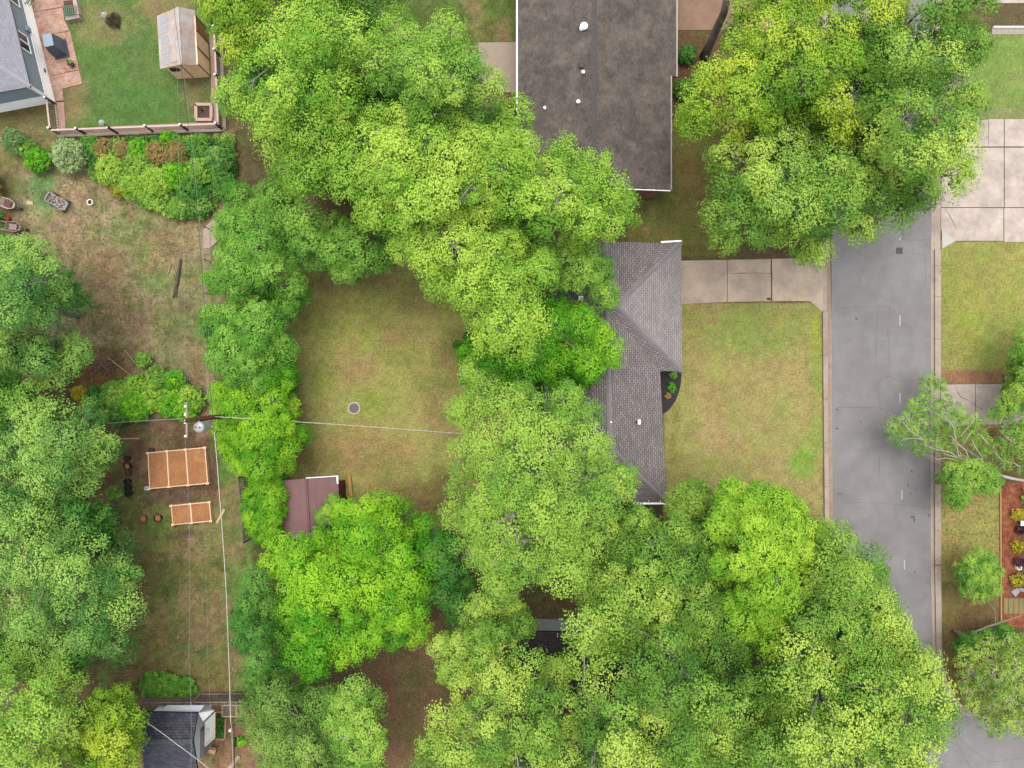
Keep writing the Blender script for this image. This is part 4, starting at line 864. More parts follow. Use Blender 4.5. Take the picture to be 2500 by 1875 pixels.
# greenhouse
def greenhouse():
    fr, fl = P(512.6, 187.7), P(434, 193); br = P(506, 72)
    T = thing('greenhouse', (fr+fl)/2, 'plywood potting shed with pale translucent roof on the green lawn', 'greenhouse')
    bl_ = fl+(br-fr); ze, zr = 1.85, 2.65
    wallbox([(p.x, p.y) for p in (fl, fr, br, bl_)], ze, tanwood, T)
    m = P(443.5, 157, zr)
    mid = (fl+fr)/2
    g = MB(); g.quad((fl.x, fl.y, ze), (fr.x, fr.y, ze), (mid.x, mid.y, zr-.08)); g.build('gable', tanwood, T)
    e = .12; d = (br-fr).normalized(); rgt = (fr-fl).normalized()
    f0 = fr-d*e; b0 = br+d*e; R0 = P(443.5, 157, zr); R1 = P(434.5, 16, zr)
    EL0, EL1 = P(390.5, 168, 1.8), P(383, 39, 1.8); ER0, ER1 = P(482, 160, 1.8), P(476, 25, 1.8)
    roof('roof', [[tuple(EL0), tuple(R0), tuple(R1), tuple(EL1)], [tuple(R0), tuple(ER0), tuple(ER1), tuple(R1)]], polyc, T, .06)
    for i in range(5):                             # clear panes in the left slope
        a0 = .05+i*.19; a1 = a0+.15
        def L(t, s_): q = EL0+(EL1-EL0)*t; r_ = R0+(R1-R0)*t; return q+(r_-q)*s_+Vector((0, 0, .012))
        g = MB(); pts = [L(a0, .12), L(a0, .48), L(a1, .48), L(a1, .12)]; g.quad(*pts); g.build('roof_pane', polyc2, T)
    MB().beam(R0+Vector((0, 0, .015)), R1+Vector((0, 0, .015)), .07, .03).build('ridge_cap', polyc, T)
    for t in (0.01, .36, .7, .99):
        q = fr+(br-fr)*t+rgt*.02; MB().beam((q.x, q.y, 0.02), (q.x, q.y, ze), .05, .06).build('stud', darkwood, T)
    n = -d; c = fl+(fr-fl)*.22
    a = fl+(fr-fl)*.1; b = fl+(fr-fl)*.34
    window((a.x, a.y), (b.x, b.y), 1.25, 1.6, (n.x, n.y), T, metald)
    for t0, t1 in ((.37, .69),):
        a = fr+(br-fr)*t0+rgt*.03; b = fr+(br-fr)*t1+rgt*.03; MB().quad((a.x, a.y, .06), (b.x, b.y, .06), (b.x, b.y, ze-.08), (a.x, a.y, ze-.08)).build('wall_panel', noisemat('panel_tan', (206, 176, 142), .1, 3, 30, .7, k=.9), T)
    a = fr+(br-fr)*.72+rgt*.03; b = fr+(br-fr)*.98+rgt*.03; MB().quad((a.x, a.y, .06), (b.x, b.y, .06), (b.x, b.y, ze-.08), (a.x, a.y, ze-.08)).build('wall_panel', brownpanel, T)
    MB().beam((mid.x, mid.y, .05), tuple(mid+n*.02+Vector((0, 0, 1.9))), .04, .04).build('door_stile', darkwood, T)
greenhouse()

# --- red shed
def red_shed():
    T = thing('shed', P(755, 1235), 'barn-red garden shed with dull red felt roof beside the back lawn', 'shed')
    ze, zr = 2.0, 2.75
    a, b, c_, d = P(683, 1174, ze), P(825, 1163, ze), P(832, 1310, ze), P(694, 1318, ze); r0, r1 = P(747, 1168, zr), P(756, 1314, zr)
    roof('roof', [[tuple(a), tuple(d), tuple(r1), tuple(r0)], [tuple(r0), tuple(r1), tuple(c_), tuple(b)]], shedroof, T, .07)
    w_ = [P(699, 1183), P(843, 1171), P(849, 1310), P(704, 1318)]
    w_ = [(p.x, p.y) for p in w_]
    wallbox(w_, ze-.02, shedred, T)
    g = MB(); g.quad((*w_[0], ze-.02), (*w_[1], ze-.02), tuple(r0+Vector((0, -.12, -.1)))); g.build('gable', shedred, T)
    mb = MB(); mb.beam(r0+Vector((.0, .03, .0)), b+Vector((0, .03, 0)), .05, .08); mb.build('trim', white, T)
    q = b+(c_-b)*.12; MB().beam(b+Vector((-.03, 0, .02)), q+Vector((-.03, 0, .02)), .1, .04).build('trim', white, T)
    MB().beam(r0+Vector((0, 0, .03)), r1+Vector((0, 0, .03)), .16, .05).build('ridge_cap', shedroof, T)
    x = (w_[1][0]+w_[2][0])/2; y = (w_[1][1]+w_[2][1])/2
    MB().box(x+.06, y, .08, 1.8, .05, 1.5).build('door', noisemat('door_red', (128, 50, 46), .1, 5, 40, .7), T)
    for t in (.1, .5, .9):
        X = w_[1][0]+(w_[2][0]-w_[1][0])*t; Y = w_[1][1]+(w_[2][1]-w_[1][1])*t; MB().beam((X+.04, Y, .05), (X+.04, Y, 1.9), .06, .06).build('batten', darkwood, T)
red_shed()
tag(MB().beam(P(852, 1160, .25), P(857.5, 1212, .25), .22, .08).build('plank', noisemat('plank_yellow', (206, 160, 88), .1, 5, 40, .7)), 'yellow-tan timber plank leaning along the right side of the red shed', 'plank')
tag(MB().beam(P(781, 1140, .1), P(770, 1168, .15), .1, .06).build('plank', noisemat('plank_pale', (176, 150, 112), .1, 5, 40, .7)), 'short pale board sticking out above the red shed roof', 'plank')

# --- slate-grey outbuilding bottom left
def small_house():
    T = thing('house', P(430, 1810), 'small outbuilding with slate-blue shingle roof at the bottom left', 'house')
    ze, zr = 2.9, 4.2
    A = lambda u, v, z: tuple(P(u, v, z))
    TL, TR = A(352, 1738, ze), A(482, 1741, ze); RL, RR_ = A(345, 1810, zr), A(471, 1811.5, zr); BL, BR = A(352, 1884, ze), A(483, 1886, ze)
    roof('roof', [[TL, RL, RR_, TR], [RL, BL, BR, RR_]], shingledk, T)
    cap(T, RL, RR_, .3, noisemat('cap_slate', (92, 94, 104), .1, 5, 30, .85))
    tl, tr, br_, bl_ = (TL[0]+.25, TL[1]-.25), (TR[0]-.3, TR[1]-.25), (BR[0]-.3, BR[1]+.25), (BL[0]+.25, BL[1]+.25)
    wallbox([tl, tr, br_, bl_], ze-.12, noisemat('lap_siding_white', (212, 214, 220), .06, 3, 20, .7, k=.8), T)
    g = MB(); mx = (tr[0]+br_[0])/2; my = (tr[1]+br_[1])/2; g.quad((*tr, ze-.12), (*br_, ze-.12), (mx, my, zr-.2)); g.build('gable', greyside, T)
    # lean-to
    roof('porch_roof', [[tuple(P(386, 1740, 2.55)), tuple(P(484, 1741.5, 2.55)), tuple(P(499, 1722, 2.15)), tuple(P(408, 1722, 2.15))]], noisemat('porch_metal', (214, 218, 226), .06, 3, 20, .5, k=.5), T, .05)
    p0, p1, p2, p3 = P(482, 1736, 2.6), P(526, 1733, 2.2), P(522, 1800, 2.2), P(484, 1806, 2.6)
    e0 = P(497, 1764, 2.45)
    roof('lean_to_roof', [[tuple(P(484, 1741, 2.7)), tuple(P(496, 1761, 2.7)), tuple(P(524, 1734, 2.3)), tuple(P(508, 1731, 2.3))]], whitemetal, T, .06)
    roof('side_roof', [[tuple(P(500, 1764, 2.5)), tuple(P(499, 1822, 2.5)), tuple(P(521, 1800, 2.1)), tuple(P(524, 1739, 2.1))]], noisemat('corrugated_pale', (214, 222, 216), .08, 6, 20, .5), T, .05)
    wallbox([(P(486, 1742).x, P(0, 1750).y), (P(526, 0).x, P(0, 1750).y), (P(526, 0).x, P(0, 1812).y), (P(486, 0).x, P(0, 1842).y)], 1.9, greyside, T, 'lean_to_wall')
    mb = MB(); mb.beam(P(524.5, 1739, 2.15), P(524, 1802, 2.15), .08, .06); mb.beam(P(500, 1822, 2.5), P(524, 1800, 2.15), .1, .06); mb.beam(P(500, 1790, 2.55), P(510, 1780, 2.4), .12, .06); mb.build('trim', cream, T)
small_house()

def board_fence(a, b, h, label, m, post=2.4, dark=None, lean=0):
    A, B = P(*a), P(*b); T = thing('board_fence', (A+B)/2, label, 'fence'); d = (B-A).normalized(); L = (B-A).length; n = int(L/.15); mb = MB()
    r_ = random.Random(n)
    for i in range(n):
        q = A+d*(i+.5)*.15; hh = h+r_.uniform(-.04, .03); s_ = r_.uniform(-.02, .02)
        mb.beam((q.x, q.y, .03), (q.x+s_, q.y+s_+lean, hh), .13, .02) if abs(d.x) > .5 else mb.beam((q.x, q.y, .03), (q.x+s_+lean, q.y, hh), .02, .13)
    mb.build('boards', m, T)
    for z in (.35, h-.3):
        MB().beam((A.x, A.y+.04, z), (B.x, B.y+.04, z), .05, .09).build('rail', m, T)
    k = max(1, int(L/post))
    for i in range(k+1):
        q = A+d*L*i/k; MB().box(q.x, q.y+.09, 0, h, .1, .1).build('post', m, T)
    return T
board_fence((372, 1692), (622, 1689), 1.9, 'grey weathered board fence above the slate-roofed outbuilding', noisemat('fence_grey', (176, 160, 146), .3, 4, 40, .85, (132, 116, 102), k=.6))
board_fence((600, 1165), (612, 1318), 1.5, 'old leaning board fence left of the red shed, half under vines', oldwood)

# raised beds
def bed_(tl, tr, br_, bl_, div, label, h=.35):
    q = [P(*p, h) for p in (tl, tr, br_, bl_)]; T = thing('raised_bed', sum(q, Vector())/4*Vector((1, 1, 0)) if False else ((q[0].x+q[2].x)/2, (q[0].y+q[2].y)/2, 0), label, 'raised bed', 'wood-framed raised garden beds')
    for i in range(4):
        a, b = q[i], q[(i+1) % 4]; MB().beam((a.x, a.y, h/2), (b.x, b.y, h/2), .06, h).build('board', lumber, T)
    for t in div:
        a = q[0]+(q[1]-q[0])*t; b = q[3]+(q[2]-q[3])*t; MB().beam((a.x, a.y, h/2+.003), (b.x, b.y, h/2+.003), .09, h).build('divider', lumber, T)
    for t in (0, *div, 1):
        for s0, s1 in ((0, 1), (3, 2)):
            a = q[s0]+(q[s1]-q[s0])*t; MB().box(a.x, a.y, 0, h+.06, .2, .14, .1).build('corner_block', lumber, T)
    c = Vector(((q[0].x+q[2].x)/2, (q[0].y+q[2].y)/2, 0))
    MB().prism([(p.x+(c.x-p.x)*.015, p.y+(c.y-p.y)*.015) for p in q], 0, h-.06).build('soil', soil, T)
bed_((361, 1106), (500, 1093), (507, 1180), (365, 1193), (.335, .665), 'larger raised bed of three orange soil cells below the utility pole')
bed_((418, 1235), (511, 1226), (515, 1272), (422, 1281), (.5,), 'smaller raised bed of two orange soil cells below the larger one')
def pot(u, v, r, h, label, m, sm=None, tilt=0, name='garden_pot', group='pots and buckets by the raised beds'):
    c = P(u, v); T = thing(name, (c.x, c.y, 0), label, 'pot', group)
    MB().lathe((c.x, c.y, 0), [(r*.8, 0), (r, h), (r*1.08, h+.01), (r*1.08, h+.04), (r*.88, h+.04), (r*.86, h-.08)], 18).build('pot_body', m, T)
    if sm: MB().lathe((c.x, c.y, h-.1), [(r*.86, 0), (r*.85, .06), (r*.3, .1)], 14).build('soil', sm, T)
brp = noisemat('brown_clay', (132, 92, 70), .12, 5, 30, .8)
pot(306, 1122, .19, .3, 'brown pot of tan soil at the top left of the pot column', brp, soil)
pot(315, 1119, .2, .32, 'black pot touching the tan-soil pot at the top of the column', black)
pot(316, 1137, .22, .32, 'black pot filled with tan soil, second down the column', black, soil)
pot(317, 1154, .19, .3, 'dark brown pot of dark soil in the middle of the column', darkwood, darkwood)
pot(316, 1175, .21, .3, 'black bucket topmost of the three touching black buckets', black)
pot(317, 1190, .21, .3, 'black bucket in the middle of the three touching black buckets', black)
pot(319, 1204, .22, .3, 'black bucket lowest of the three touching black buckets', black)
pot(373, 1098, .16, .25, 'small dark pot at the top edge of the larger raised bed', metald)
pot(354, 1265, .25, .3, 'round brown clay planter on the grass, left one of the pair', brp, soil)
pot(390, 1263, .25, .3, 'round brown clay planter on dark mulch nearest the smaller bed', black, soil)
MBx = MB()
for i in range(6): MBx.rock(tuple(P(356+i % 3*4, 1190+i//3*5, 0)), .11, .1, .12, i)
tag(MBx.build('white_sack', whitemetal), 'crumpled white plastic sack at the lower left bed corner', 'sack')
tag(MB().beam(P(267, 1072, .05), P(341, 1070, .05), .07, .05).build('timber_pole', noisemat('pole_tan', (206, 176, 136), .1, 5, 30, .8)), 'long pale timber pole lying on dirt above the pots', 'pole')
tag(MB().beam(P(548, 1243, .06), P(529, 1277, .06), .17, .05).build('plank', noisemat('plank_cream', (226, 192, 150), .1, 5, 30, .8)), 'short pale plank on the grass beside the smaller raised bed', 'plank')

# left yard items
def wagon():
    c = P(149, 496, 0); a = math.atan2(-(508-484), 170-128)
    T = thing('garden_wagon', (c.x, c.y, 0), 'grey mesh garden wagon full of stones on the left yard', 'wagon')
    h = .55; co, si = math.cos(a), math.sin(a); q = lambda x, y, z: (c.x+x*co-y*si, c.y+x*si+y*co, z)
    gm = noisemat('wagon_grey', (186, 180, 178), .1, 5, 20, .5)
    MB().box(c.x, c.y, .3, .33, 1.35, .62, a).build('tray', gm, T)
    mb = MB()
    for (x0, y0, x1, y1) in ((-.68, -.31, .68, -.31), (-.68, .31, .68, .31), (-.68, -.31, -.68, .31), (.68, -.31, .68, .31)):
        mb.beam(q(x0, y0, h), q(x1, y1, h), .035, .035); mb.beam(q(x0, y0, .4), q(x1, y1, .4), .02, .02)
    for x in (-.68, -.23, .23, .68):
        for y in (-.31, .31): mb.beam(q(x, y, .3), q(x, y, h), .025, .025)
    mb.build('side_rail', gm, T)
    mb = MB()
    for i in range(60): mb.rock(q(random.uniform(-.55, .5), random.uniform(-.24, .24), .3+random.uniform(0, .1)), random.uniform(.05, .11), random.uniform(.05, .09), .1, i)
    mb.build('load', noisemat('mixed_stone', (206, 190, 182), .2, 6, 30, .85, (130, 96, 86), .5, scale2=3), T)
    for x in (-.5, .48):
        for y in (-.38, .38):
            w_ = MB(); p0 = Vector(q(x, y-.04, .16)); p1 = Vector(q(x, y+.04, .16)); w_.tube([p0, p1], .16, 12); w_.build('wheel', black, T)
    MB().tube([q(.68, 0, .3), q(1.1, -.02, .2), q(1.6, -.1, .1)], .02, 5).build('handle', noisemat('handle_olive', (130, 118, 96), .1, 5, 20, .6), T)
    MB().box(*q(-.82, 0, 0)[:2], .2, .42, .12, .6, a).build('tailgate', noisemat('gate_bluegrey', (120, 130, 140), .1, 5, 20, .5), T)
wagon()
def barrow(u, v, a, label, m, load, red=False):
    c = P(u, v); T = thing('wheelbarrow', (c.x, c.y, 0), label, 'wheelbarrow', 'wheelbarrows at the left edge')
    co, si = math.cos(a), math.sin(a); q = lambda x, y, z: (c.x+x*co-y*si, c.y+x*si+y*co, z)
    top = [(-.45, -.3), (.15, -.33), (.5, -.16), (.55, 0), (.5, .16), (.15, .33), (-.45, .3)]
    bot = [(x*.6, y*.6) for x, y in top]; mb = MB()
    for i in range(7):
        j = (i+1) % 7; mb.quad(q(*bot[i], .3), q(*bot[j], .3), q(*top[j], .6), q(*top[i], .6))
        mb.beam(q(*top[i], .6), q(*top[j], .6), .04, .04)
    mb.quad(*[q(*p, .3) for p in bot]); mb.build('tray', m, T)
    mb = MB()
    for i in range(5):
        for j in range(4): x, y, _ = q(-.28+i*.1, -.15+j*.1, 0); mb.box(x, y, .34+.03*(i % 2), .46+.03*((i+j) % 2), .09, .085, a)
    mb.build('load', load, T)
    MB().tube([q(.62, -.04, .17), q(.62, .04, .17)], .17, 12).build('wheel', black, T)
    for s_ in (-1, 1): MB().beam(q(.6, s_*.05, .25), q(-.85, s_*.28, .5), .035, .035).build('handle', cream, T)
    for s_ in (-1, 1): MB().beam(q(-.25, s_*.2, .3), q(-.3, s_*.22, .02), .03, .03).build('leg', metald, T)
barrow(32, 502, -.35, 'pale wheelbarrow loaded with red bricks at the left edge', noisemat('barrow_cream', (212, 190, 170), .1, 5, 20, .6), noisemat('brick_load', (140, 98, 92), .2, 6, 20, .85))
barrow(46, 558, -.15, 'dark wheelbarrow of rubble half under the left tree', noisemat('barrow_dark', (150, 128, 120), .15, 5, 20, .6), noisemat('rubble', (196, 168, 158), .2, 6, 20, .85))
c = P(23, 535); T = thing('fuel_can', (c.x, c.y, 0), 'small bright red plastic can between the two wheelbarrows', 'can')
MB().box(c.x, c.y, 0, .26, .3, .22, .3).build('body', redp, T, bevel=.04); MB().beam((c.x-.1, c.y, .3), (c.x+.1, c.y+.02, .3), .03, .03).build('handle', redp, T); MB().lathe((c.x+.12, c.y+.05, .26), [(.03, 0), (.02, .1)], 8).build('spout', redp, T)
tag(MB().rock(tuple(P(72, 495, -.02)), .3, .18, .1, 4).build('flat_stone', stonem), 'flat tan stone lying between the brick barrow and the wagon', 'stone')
for i, (a, b, r1, lb) in enumerate(((160, 454, .16, 'pale stone nearest the shrub bed above the wagon'), (152, 470, .12, 'small upright pale stone just above the wagon'), (176, 448, .12, 'small grey stone under the silver shrub'), (53, 538, .1, 'small yellowish stone right of the red can'))):
    tag(MB().rock(tuple(P(a, b, -.02)), r1, r1*.7, .1, 10+i).build('stone', stonem), lb, 'stone', 'loose stones in the left yard')
pot(225, 496, .18, .25, 'small white pot lying open on the left yard dirt', white, black, name='white_pot', group=None)
# log and sticks
T = thing('fallen_log', P(431, 680), 'long dark fallen branch lying in the middle of the left yard', 'log')
MB().tube([P(441, 632, .12), P(436, 660, .1), P(432, 690, .12), P(427, 710, .08), P(423, 728, .06)], [.07, .11, .12, .09, .04], 8).build('stem', noisemat('log_dark', (104, 98, 84), .3, 8, 40, .9), T, smooth=True)
MB().tube([P(429, 726, .08), P(432, 700, .1), P(424, 670, .15)], [.03, .05, .02], 6).build('side_branch', noisemat('log_dark2', (112, 104, 88), .3, 8, 40, .9), T)
for i, (a, b, c_, d) in enumerate(((409, 670, 417, 645), (429, 670, 420, 648))):
    tag(MB().tube([P(a, b, .05), P(c_, d, .12)], [.03, .02], 5).build('stick', noisemat('stick_pale', (206, 184, 150), .1, 6, 30, .8)), ('pale stick leaning left of the fallen dark branch', 'pale stick crossing onto the fallen dark branch')[i], 'stick')
# brush pile and long poles
T = thing('brush_pile', P(258, 882), 'tangled pile of grey branches beside the left trees', 'brush pile')
mb = MB(); c = P(255, 884)
for i in range(70):
    a = random.gauss(.35, .6); L_ = random.uniform(.5, 1.5); x = c.x+random.gauss(0, .55); y = c.y+random.gauss(0, .3); z = random.uniform(.05, .3)
    mb.tube([(x-L_/2*math.cos(a), y-L_/2*math.sin(a), z), (x, y+random.uniform(-.1, .1), z+.08), (x+L_/2*math.cos(a), y+L_/2*math.sin(a), z*.6)], [.025, .018, .006], 4)
mb.build('branches', noisemat('brush_grey', (160, 132, 112), .25, 6, 30, .9), T)
for i, (a, b, c_, d, l_) in enumerate(((304, 854, 388, 957, 'long thin pale pole running down to the vine hedge'), (262, 872, 330, 925, 'shorter thin pole lying beside the brush pile'))):
    tag(MB().tube([P(a, b, .4), P((a+c_)/2, (b+d)/2, .6), P(c_, d, .5)], .028, 6).build('bamboo_pole', noisemat('pole_straw', (190, 164, 124), .15, 6, 30, .8)), l_, 'pole')

# wire fence along the yards
def wire_fence(pts, label, h=1.2):
    q = [P(*p) for p in pts]; T = thing('wire_fence', q[0], label, 'fence')
    mb = MB()
    for a, b in zip(q, q[1:]):
        for z in (h, .1): mb.tube([(a.x, a.y, z), (b.x, b.y, z)], .022 if z > 1 else .01, 5)
        n = int((b-a).length/.3)
        for i in range(n):
            p = a+(b-a)*i/n; p2 = a+(b-a)*(i+1)/n; mb.tube([(p.x, p.y, .1), (p2.x, p2.y, h)], .003, 3); mb.tube([(p.x, p.y, h), (p2.x, p2.y, .1)], .003, 3)
    mb.build('mesh', wirem, T)
    for p in q: MB().lathe((p.x, p.y, 0), [(.035, 0), (.035, h+.08), (.01, h+.12)], 8).build('post', wirem, T)
wire_fence([(513, 560), (516, 640), (518, 720), (521, 800), (523, 880), (525, 960)], 'chain-link fence along the left side of the tall hedge')
wire_fence([(290, 1031), (360, 1026), (430, 1022), (500, 1018)], 'thin wire fence behind the dirt garden plot')

# utility pole
def pole():
    b = P(617, 1008); t = Vector((b.x, b.y, 10)); T = thing('utility_pole', (b.x, b.y, 0), 'brown wooden utility pole with grey transformer rising from the hedge', 'utility pole')
    MB().tube([(b.x, b.y, 0), (b.x, b.y, 5), (b.x, b.y, 10)], [.17, .15, .12], 14).build('shaft', polem, T, smooth=True)
    MB().beam((b.x, b.y-.95, 9.7), (b.x, b.y+.95, 9.7), .1, .12).build('crossarm', oldwood, T)
    for y in (-.85, 0, .75): MB().lathe((b.x, b.y+y, 9.76), [(.035, 0), (.035, .1), (.065, .12), (.035, .16), (.055, .19), (.02, .25)], 10).build('insulator', white, T)
    c = (b.x+.28, b.y-.42, 8.0)
    tf = MB().lathe(c, [(.26, 0), (.29, .05), (.29, .85), (.3, .86), (.3, .9), (.22, .98), (.1, 1.02)], 20).build('transformer', whitemetal, T)
    for k in (-.12, .12): q = MB().lathe((c[0]+k, c[1], 9.0), [(.04, 0), (.07, .06), (.04, .1), (.06, .15), (.03, .25)], 8).build('bushing', stonem, T); q.parent = tf
    MB().beam((b.x, b.y, 8.5), (b.x+.25, b.y-.3, 8.5), .08, .1).build('bracket', whitemetal, T)
    MB().box(b.x-.2, b.y+.3, 9.2, 9.45, .14, .12).build('fuse_cutout', white, T); MB().box(b.x-.25, b.y-.15, 9.2, 9.4, .1, .1).build('fuse_cutout', white, T)
    return b
pb = pole()
def wire(pts, r, m, label, sag=.3, dash=None, k=16):
    out = []
    for a, b in zip(pts, pts[1:]):
        a, b = Vector(a), Vector(b)
        for i in range(k): t = i/k; out.append(a+(b-a)*t-Vector((0, 0, sag*4*t*(1-t))))
    out.append(Vector(pts[-1])); return tag(MB().tube(out, r, 6).build('overhead_wire', m), label, 'wire', 'overhead wires at the utility pole')
wire([(pb.x, pb.y+.85, 9.95), tuple(P(436, 400, 9.3)), tuple(P(412, -120, 9.6))], .005, wirem, 'thin bare wire running up from the crossarm over the left yard')
wire([(pb.x, pb.y-.85, 9.95), tuple(P(461, 1600, 9.4)), tuple(P(461, 2000, 9.6))], .006, wirem, 'thin bare wire running down from the crossarm over the beds')
wire([(pb.x+.3, pb.y-.5, 9.1), tuple(P(506, 1600, 9.0)), tuple(P(510, 2000, 9.4))], .004, wirem, 'finest bare wire running down from the transformer')
UP = [(414, -60), (445, 180), (470, 400), (483, 541), (496, 698), (504, 793), (514, 960), (523, 1056)]
wire([tuple(P(a, b, 5.3)) for a, b in UP], .013, wired, 'thin dark wire crossing the potting shed roof and left yard', .01, k=5)
wire([tuple(P(a+4, b, 5.1)) for a, b in UP], .008, wirem, 'finer pale wire running beside the dark wire over the shrub bed', .01, k=5)
wire([tuple(P(523, 1056, 5.2)), tuple(P(535, 1200, 5.0)), tuple(P(552, 1440, 5.0)), tuple(P(563, 1760, 5.3))], .026, rope, 'thick white sheathed cable running down the right side of the dirt garden', .05)
wire([tuple(P(563, 1760, 5.3)), tuple(P(566, 1785, 5.3)), tuple(P(572, 2000, 5.6))], .018, cream, 'thin pale wire continuing down from the white cable end', .02)
wire([(pb.x, pb.y+.05, 6.2), tuple(P(523, 1056, 5.25))], .012, wirem, 'short slack wire linking pole and thick white cable', .2)
wire([tuple(P(571, 1750, 5.1)), tuple(P(571, 1800, 5.1)), tuple(P(574, 2000, 5.3))], .03, wired, 'black wire beside the pale one at the bottom left', .02)
tag(MB().lathe(tuple(P(564.5, 1780, 5.25)), [(.06, 0), (.075, .04), (.075, .22), (.04, .26)], 10).build('cable_connector', white), 'small white connector at the end of the thick white cable', 'connector')
c = P(573.5, 1812, 4.8); tag(MB().beam((c.x, c.y-.28, c.z), (c.x, c.y+.28, c.z), .17, .17).build('cable_box', black, bevel=.03), 'black splice box hanging on the black wire', 'splice box')
# twisted service drop towards the main house: strands of cable
mb = MB(); a = Vector((pb.x, pb.y+.05, 6.4)); b = P(1330, 1075, 3.6)
for s_ in range(2):
    pts = []
    for i in range(241):
        t = i/240; p = a+(b-a)*t-Vector((0, 0, .8*4*t*(1-t))); ph = t*95+s_*math.pi; pts.append(p+Vector((0, math.cos(ph), math.sin(ph)))*.02)
    mb.tube(pts, .012, 5)
o = mb.build('service_cable', rope); tag(o, 'twisted pale service cable crossing the back lawn to the shingled house', 'wire')
wire([tuple(P(352, 1760, 5.6)), tuple(P(430, 1816, 5.4)), tuple(P(520, 1885, 5.3))], .02, rope, 'white dashed wire crossing the slate roof diagonally', .05)

# fire-pit ring / manhole in back lawn
c = P(864.6, 996.5); T = thing('manhole', (c.x, c.y, 0), 'round dark manhole cover with pale concrete collar in the back lawn', 'manhole')
MB().lathe((c.x, c.y, -.02), [(.44, 0), (.43, .07), (.34, .08), (.33, .06)], 32).build('collar', noisemat('collar_cream', (224, 208, 186), .1, 6, 40, .85), T)
MB().lathe((c.x, c.y, 0), [(.33, 0), (.33, .045), (.3, .052)], 32).build('cover', noisemat('iron_cover', (128, 114, 112), .12, 14, 60, .7), T)

# pen, framed bed and chair bottom left
T = thing('trellis_frame', P(555, 1738), 'cream wooden frame with wire mesh beside the grey fence', 'frame')
mb = MB(); fr_ = [(543, 1722), (589, 1722), (588, 1750), (543, 1749)]
for i in range(4): mb.beam(P(*fr_[i], .9), P(*fr_[(i+1) % 4], .9), .06, .06); p = P(*fr_[i]); q_ = P(*fr_[i], .9); mb.beam((q_.x, q_.y, 0), (q_.x, q_.y, .9), .05, .05)
mb.beam(P(577, 1722, .9), P(577, 1750, .9), .06, .06); mb.beam(P(577, 1740, .9), P(586, 1750, .9), .04, .04); mb.build('frame', cream, T)
mb = MB()
for i in range(16): mb.beam(P(544+i*2, 1723, .88), P(544+i*2, 1749, .88), .008, .008)
mb.build('wire_mesh', wirem, T)
T = thing('planting_frame', P(540, 1770), 'tan timber edged planting bed of green herbs by the outbuilding', 'garden bed')
for a, b in (((525, 1737), (545, 1737)), ((552, 1750), (550, 1803)), ((524, 1803), (549, 1804)), ((543, 1746), (553, 1752))): MB().beam(P(*a, .1), P(*b, .1), .12, .2).build('board', noisemat('edge_tan', (188, 156, 120), .12, 5, 30, .85), T)
cen = np.array([[*P(random.uniform(529, 547), random.uniform(1744, 1798))[:2], .15] for _ in range(60)]); leaves('herbs', cen, np.full(60, .13), 24, .08, LEAF['deep'], T, rng.uniform(.1, .7, 60))
c = P(527, 1822); T = thing('chair', (c.x, c.y, 0), 'yellow-seated wooden garden chair on the dirt by the outbuilding', 'chair')
MB().box(c.x-.05, c.y-.05, .4, .45, .46, .42, -.35).build('seat', noisemat('seat_yellow', (236, 188, 108), .08, 5, 30, .6), T)
mb = MB()
for x in (-.22, .0, .22): mb.beam((c.x+x*.9+.06, c.y+.18+x*-.35, .4), (c.x+x*.9+.1, c.y+.28+x*-.35, .92), .05, .03)
mb.beam((c.x-.16, c.y+.36, .9), (c.x+.32, c.y+.2, .9), .05, .08); mb.build('backrest', noisemat('chair_wood', (182, 128, 82), .1, 5, 30, .7), T)
for x, y in ((-.25, -.15), (.12, -.28), (-.1, .2), (.26, .08)): MB().beam((c.x+x, c.y+y, 0), (c.x+x*.95, c.y+y*.95, .42), .045, .045).build('leg', brownpanel, T)
tag(MB().beam(P(553, 1884, .1), P(584, 1846, .1), .24, .06).build('plank', oldwood), 'grey weathered plank lying on dirt at the bottom left edge', 'plank')

# right-hand verge: mulch bed, edging, shrubs, house
tag(MB().prism(px([(2445, 1178), (2520, 1178), (2520, 1530), (2446, 1530)]), 0, .05).build('mulch_bed', mulchred), 'long red bark mulch bed along the right-hand house', 'garden bed')
mb = MB().beam(P(2442, 1176, .05), P(2443.5, 1528, .05), .09, .12); tag(mb.build('edging_board', noisemat('edging_orange', (206, 162, 112), .12, 5, 30, .8)), 'orange-tan edging board between lawn and red mulch bed', 'edging')
shrub('yellow-green shrub, topmost of three in the red mulch bed', 2478, 1255, .5, .6, 'gold', group='yellow shrubs in the red mulch bed', size=.1, rv=.42)
shrub('yellow-green shrub between the two dark plum shrubs in red mulch', 2477, 1332, .48, .6, 'gold', group='yellow shrubs in the red mulch bed', size=.1)
shrub('yellow-green shrub, lowest of three, beside the grey stone slabs', 2477, 1413, .5, .6, 'gold', group='yellow shrubs in the red mulch bed', size=.1)
shrub('upper dark plum-leaved shrub against the right-hand house wall', 2482, 1290, .4, .55, 'plum', group='plum shrubs in the red mulch bed', size=.1, rv=.25)
shrub('lower dark plum-leaved shrub against the right-hand house wall', 2479, 1370, .42, .55, 'plum', group='plum shrubs in the red mulch bed', size=.1, rv=.3)
shrub('green leafy shrub with pale rim at the top of the red mulch bed', 2497, 1210, .4, .6, 'mid', size=.12, rv=.6)
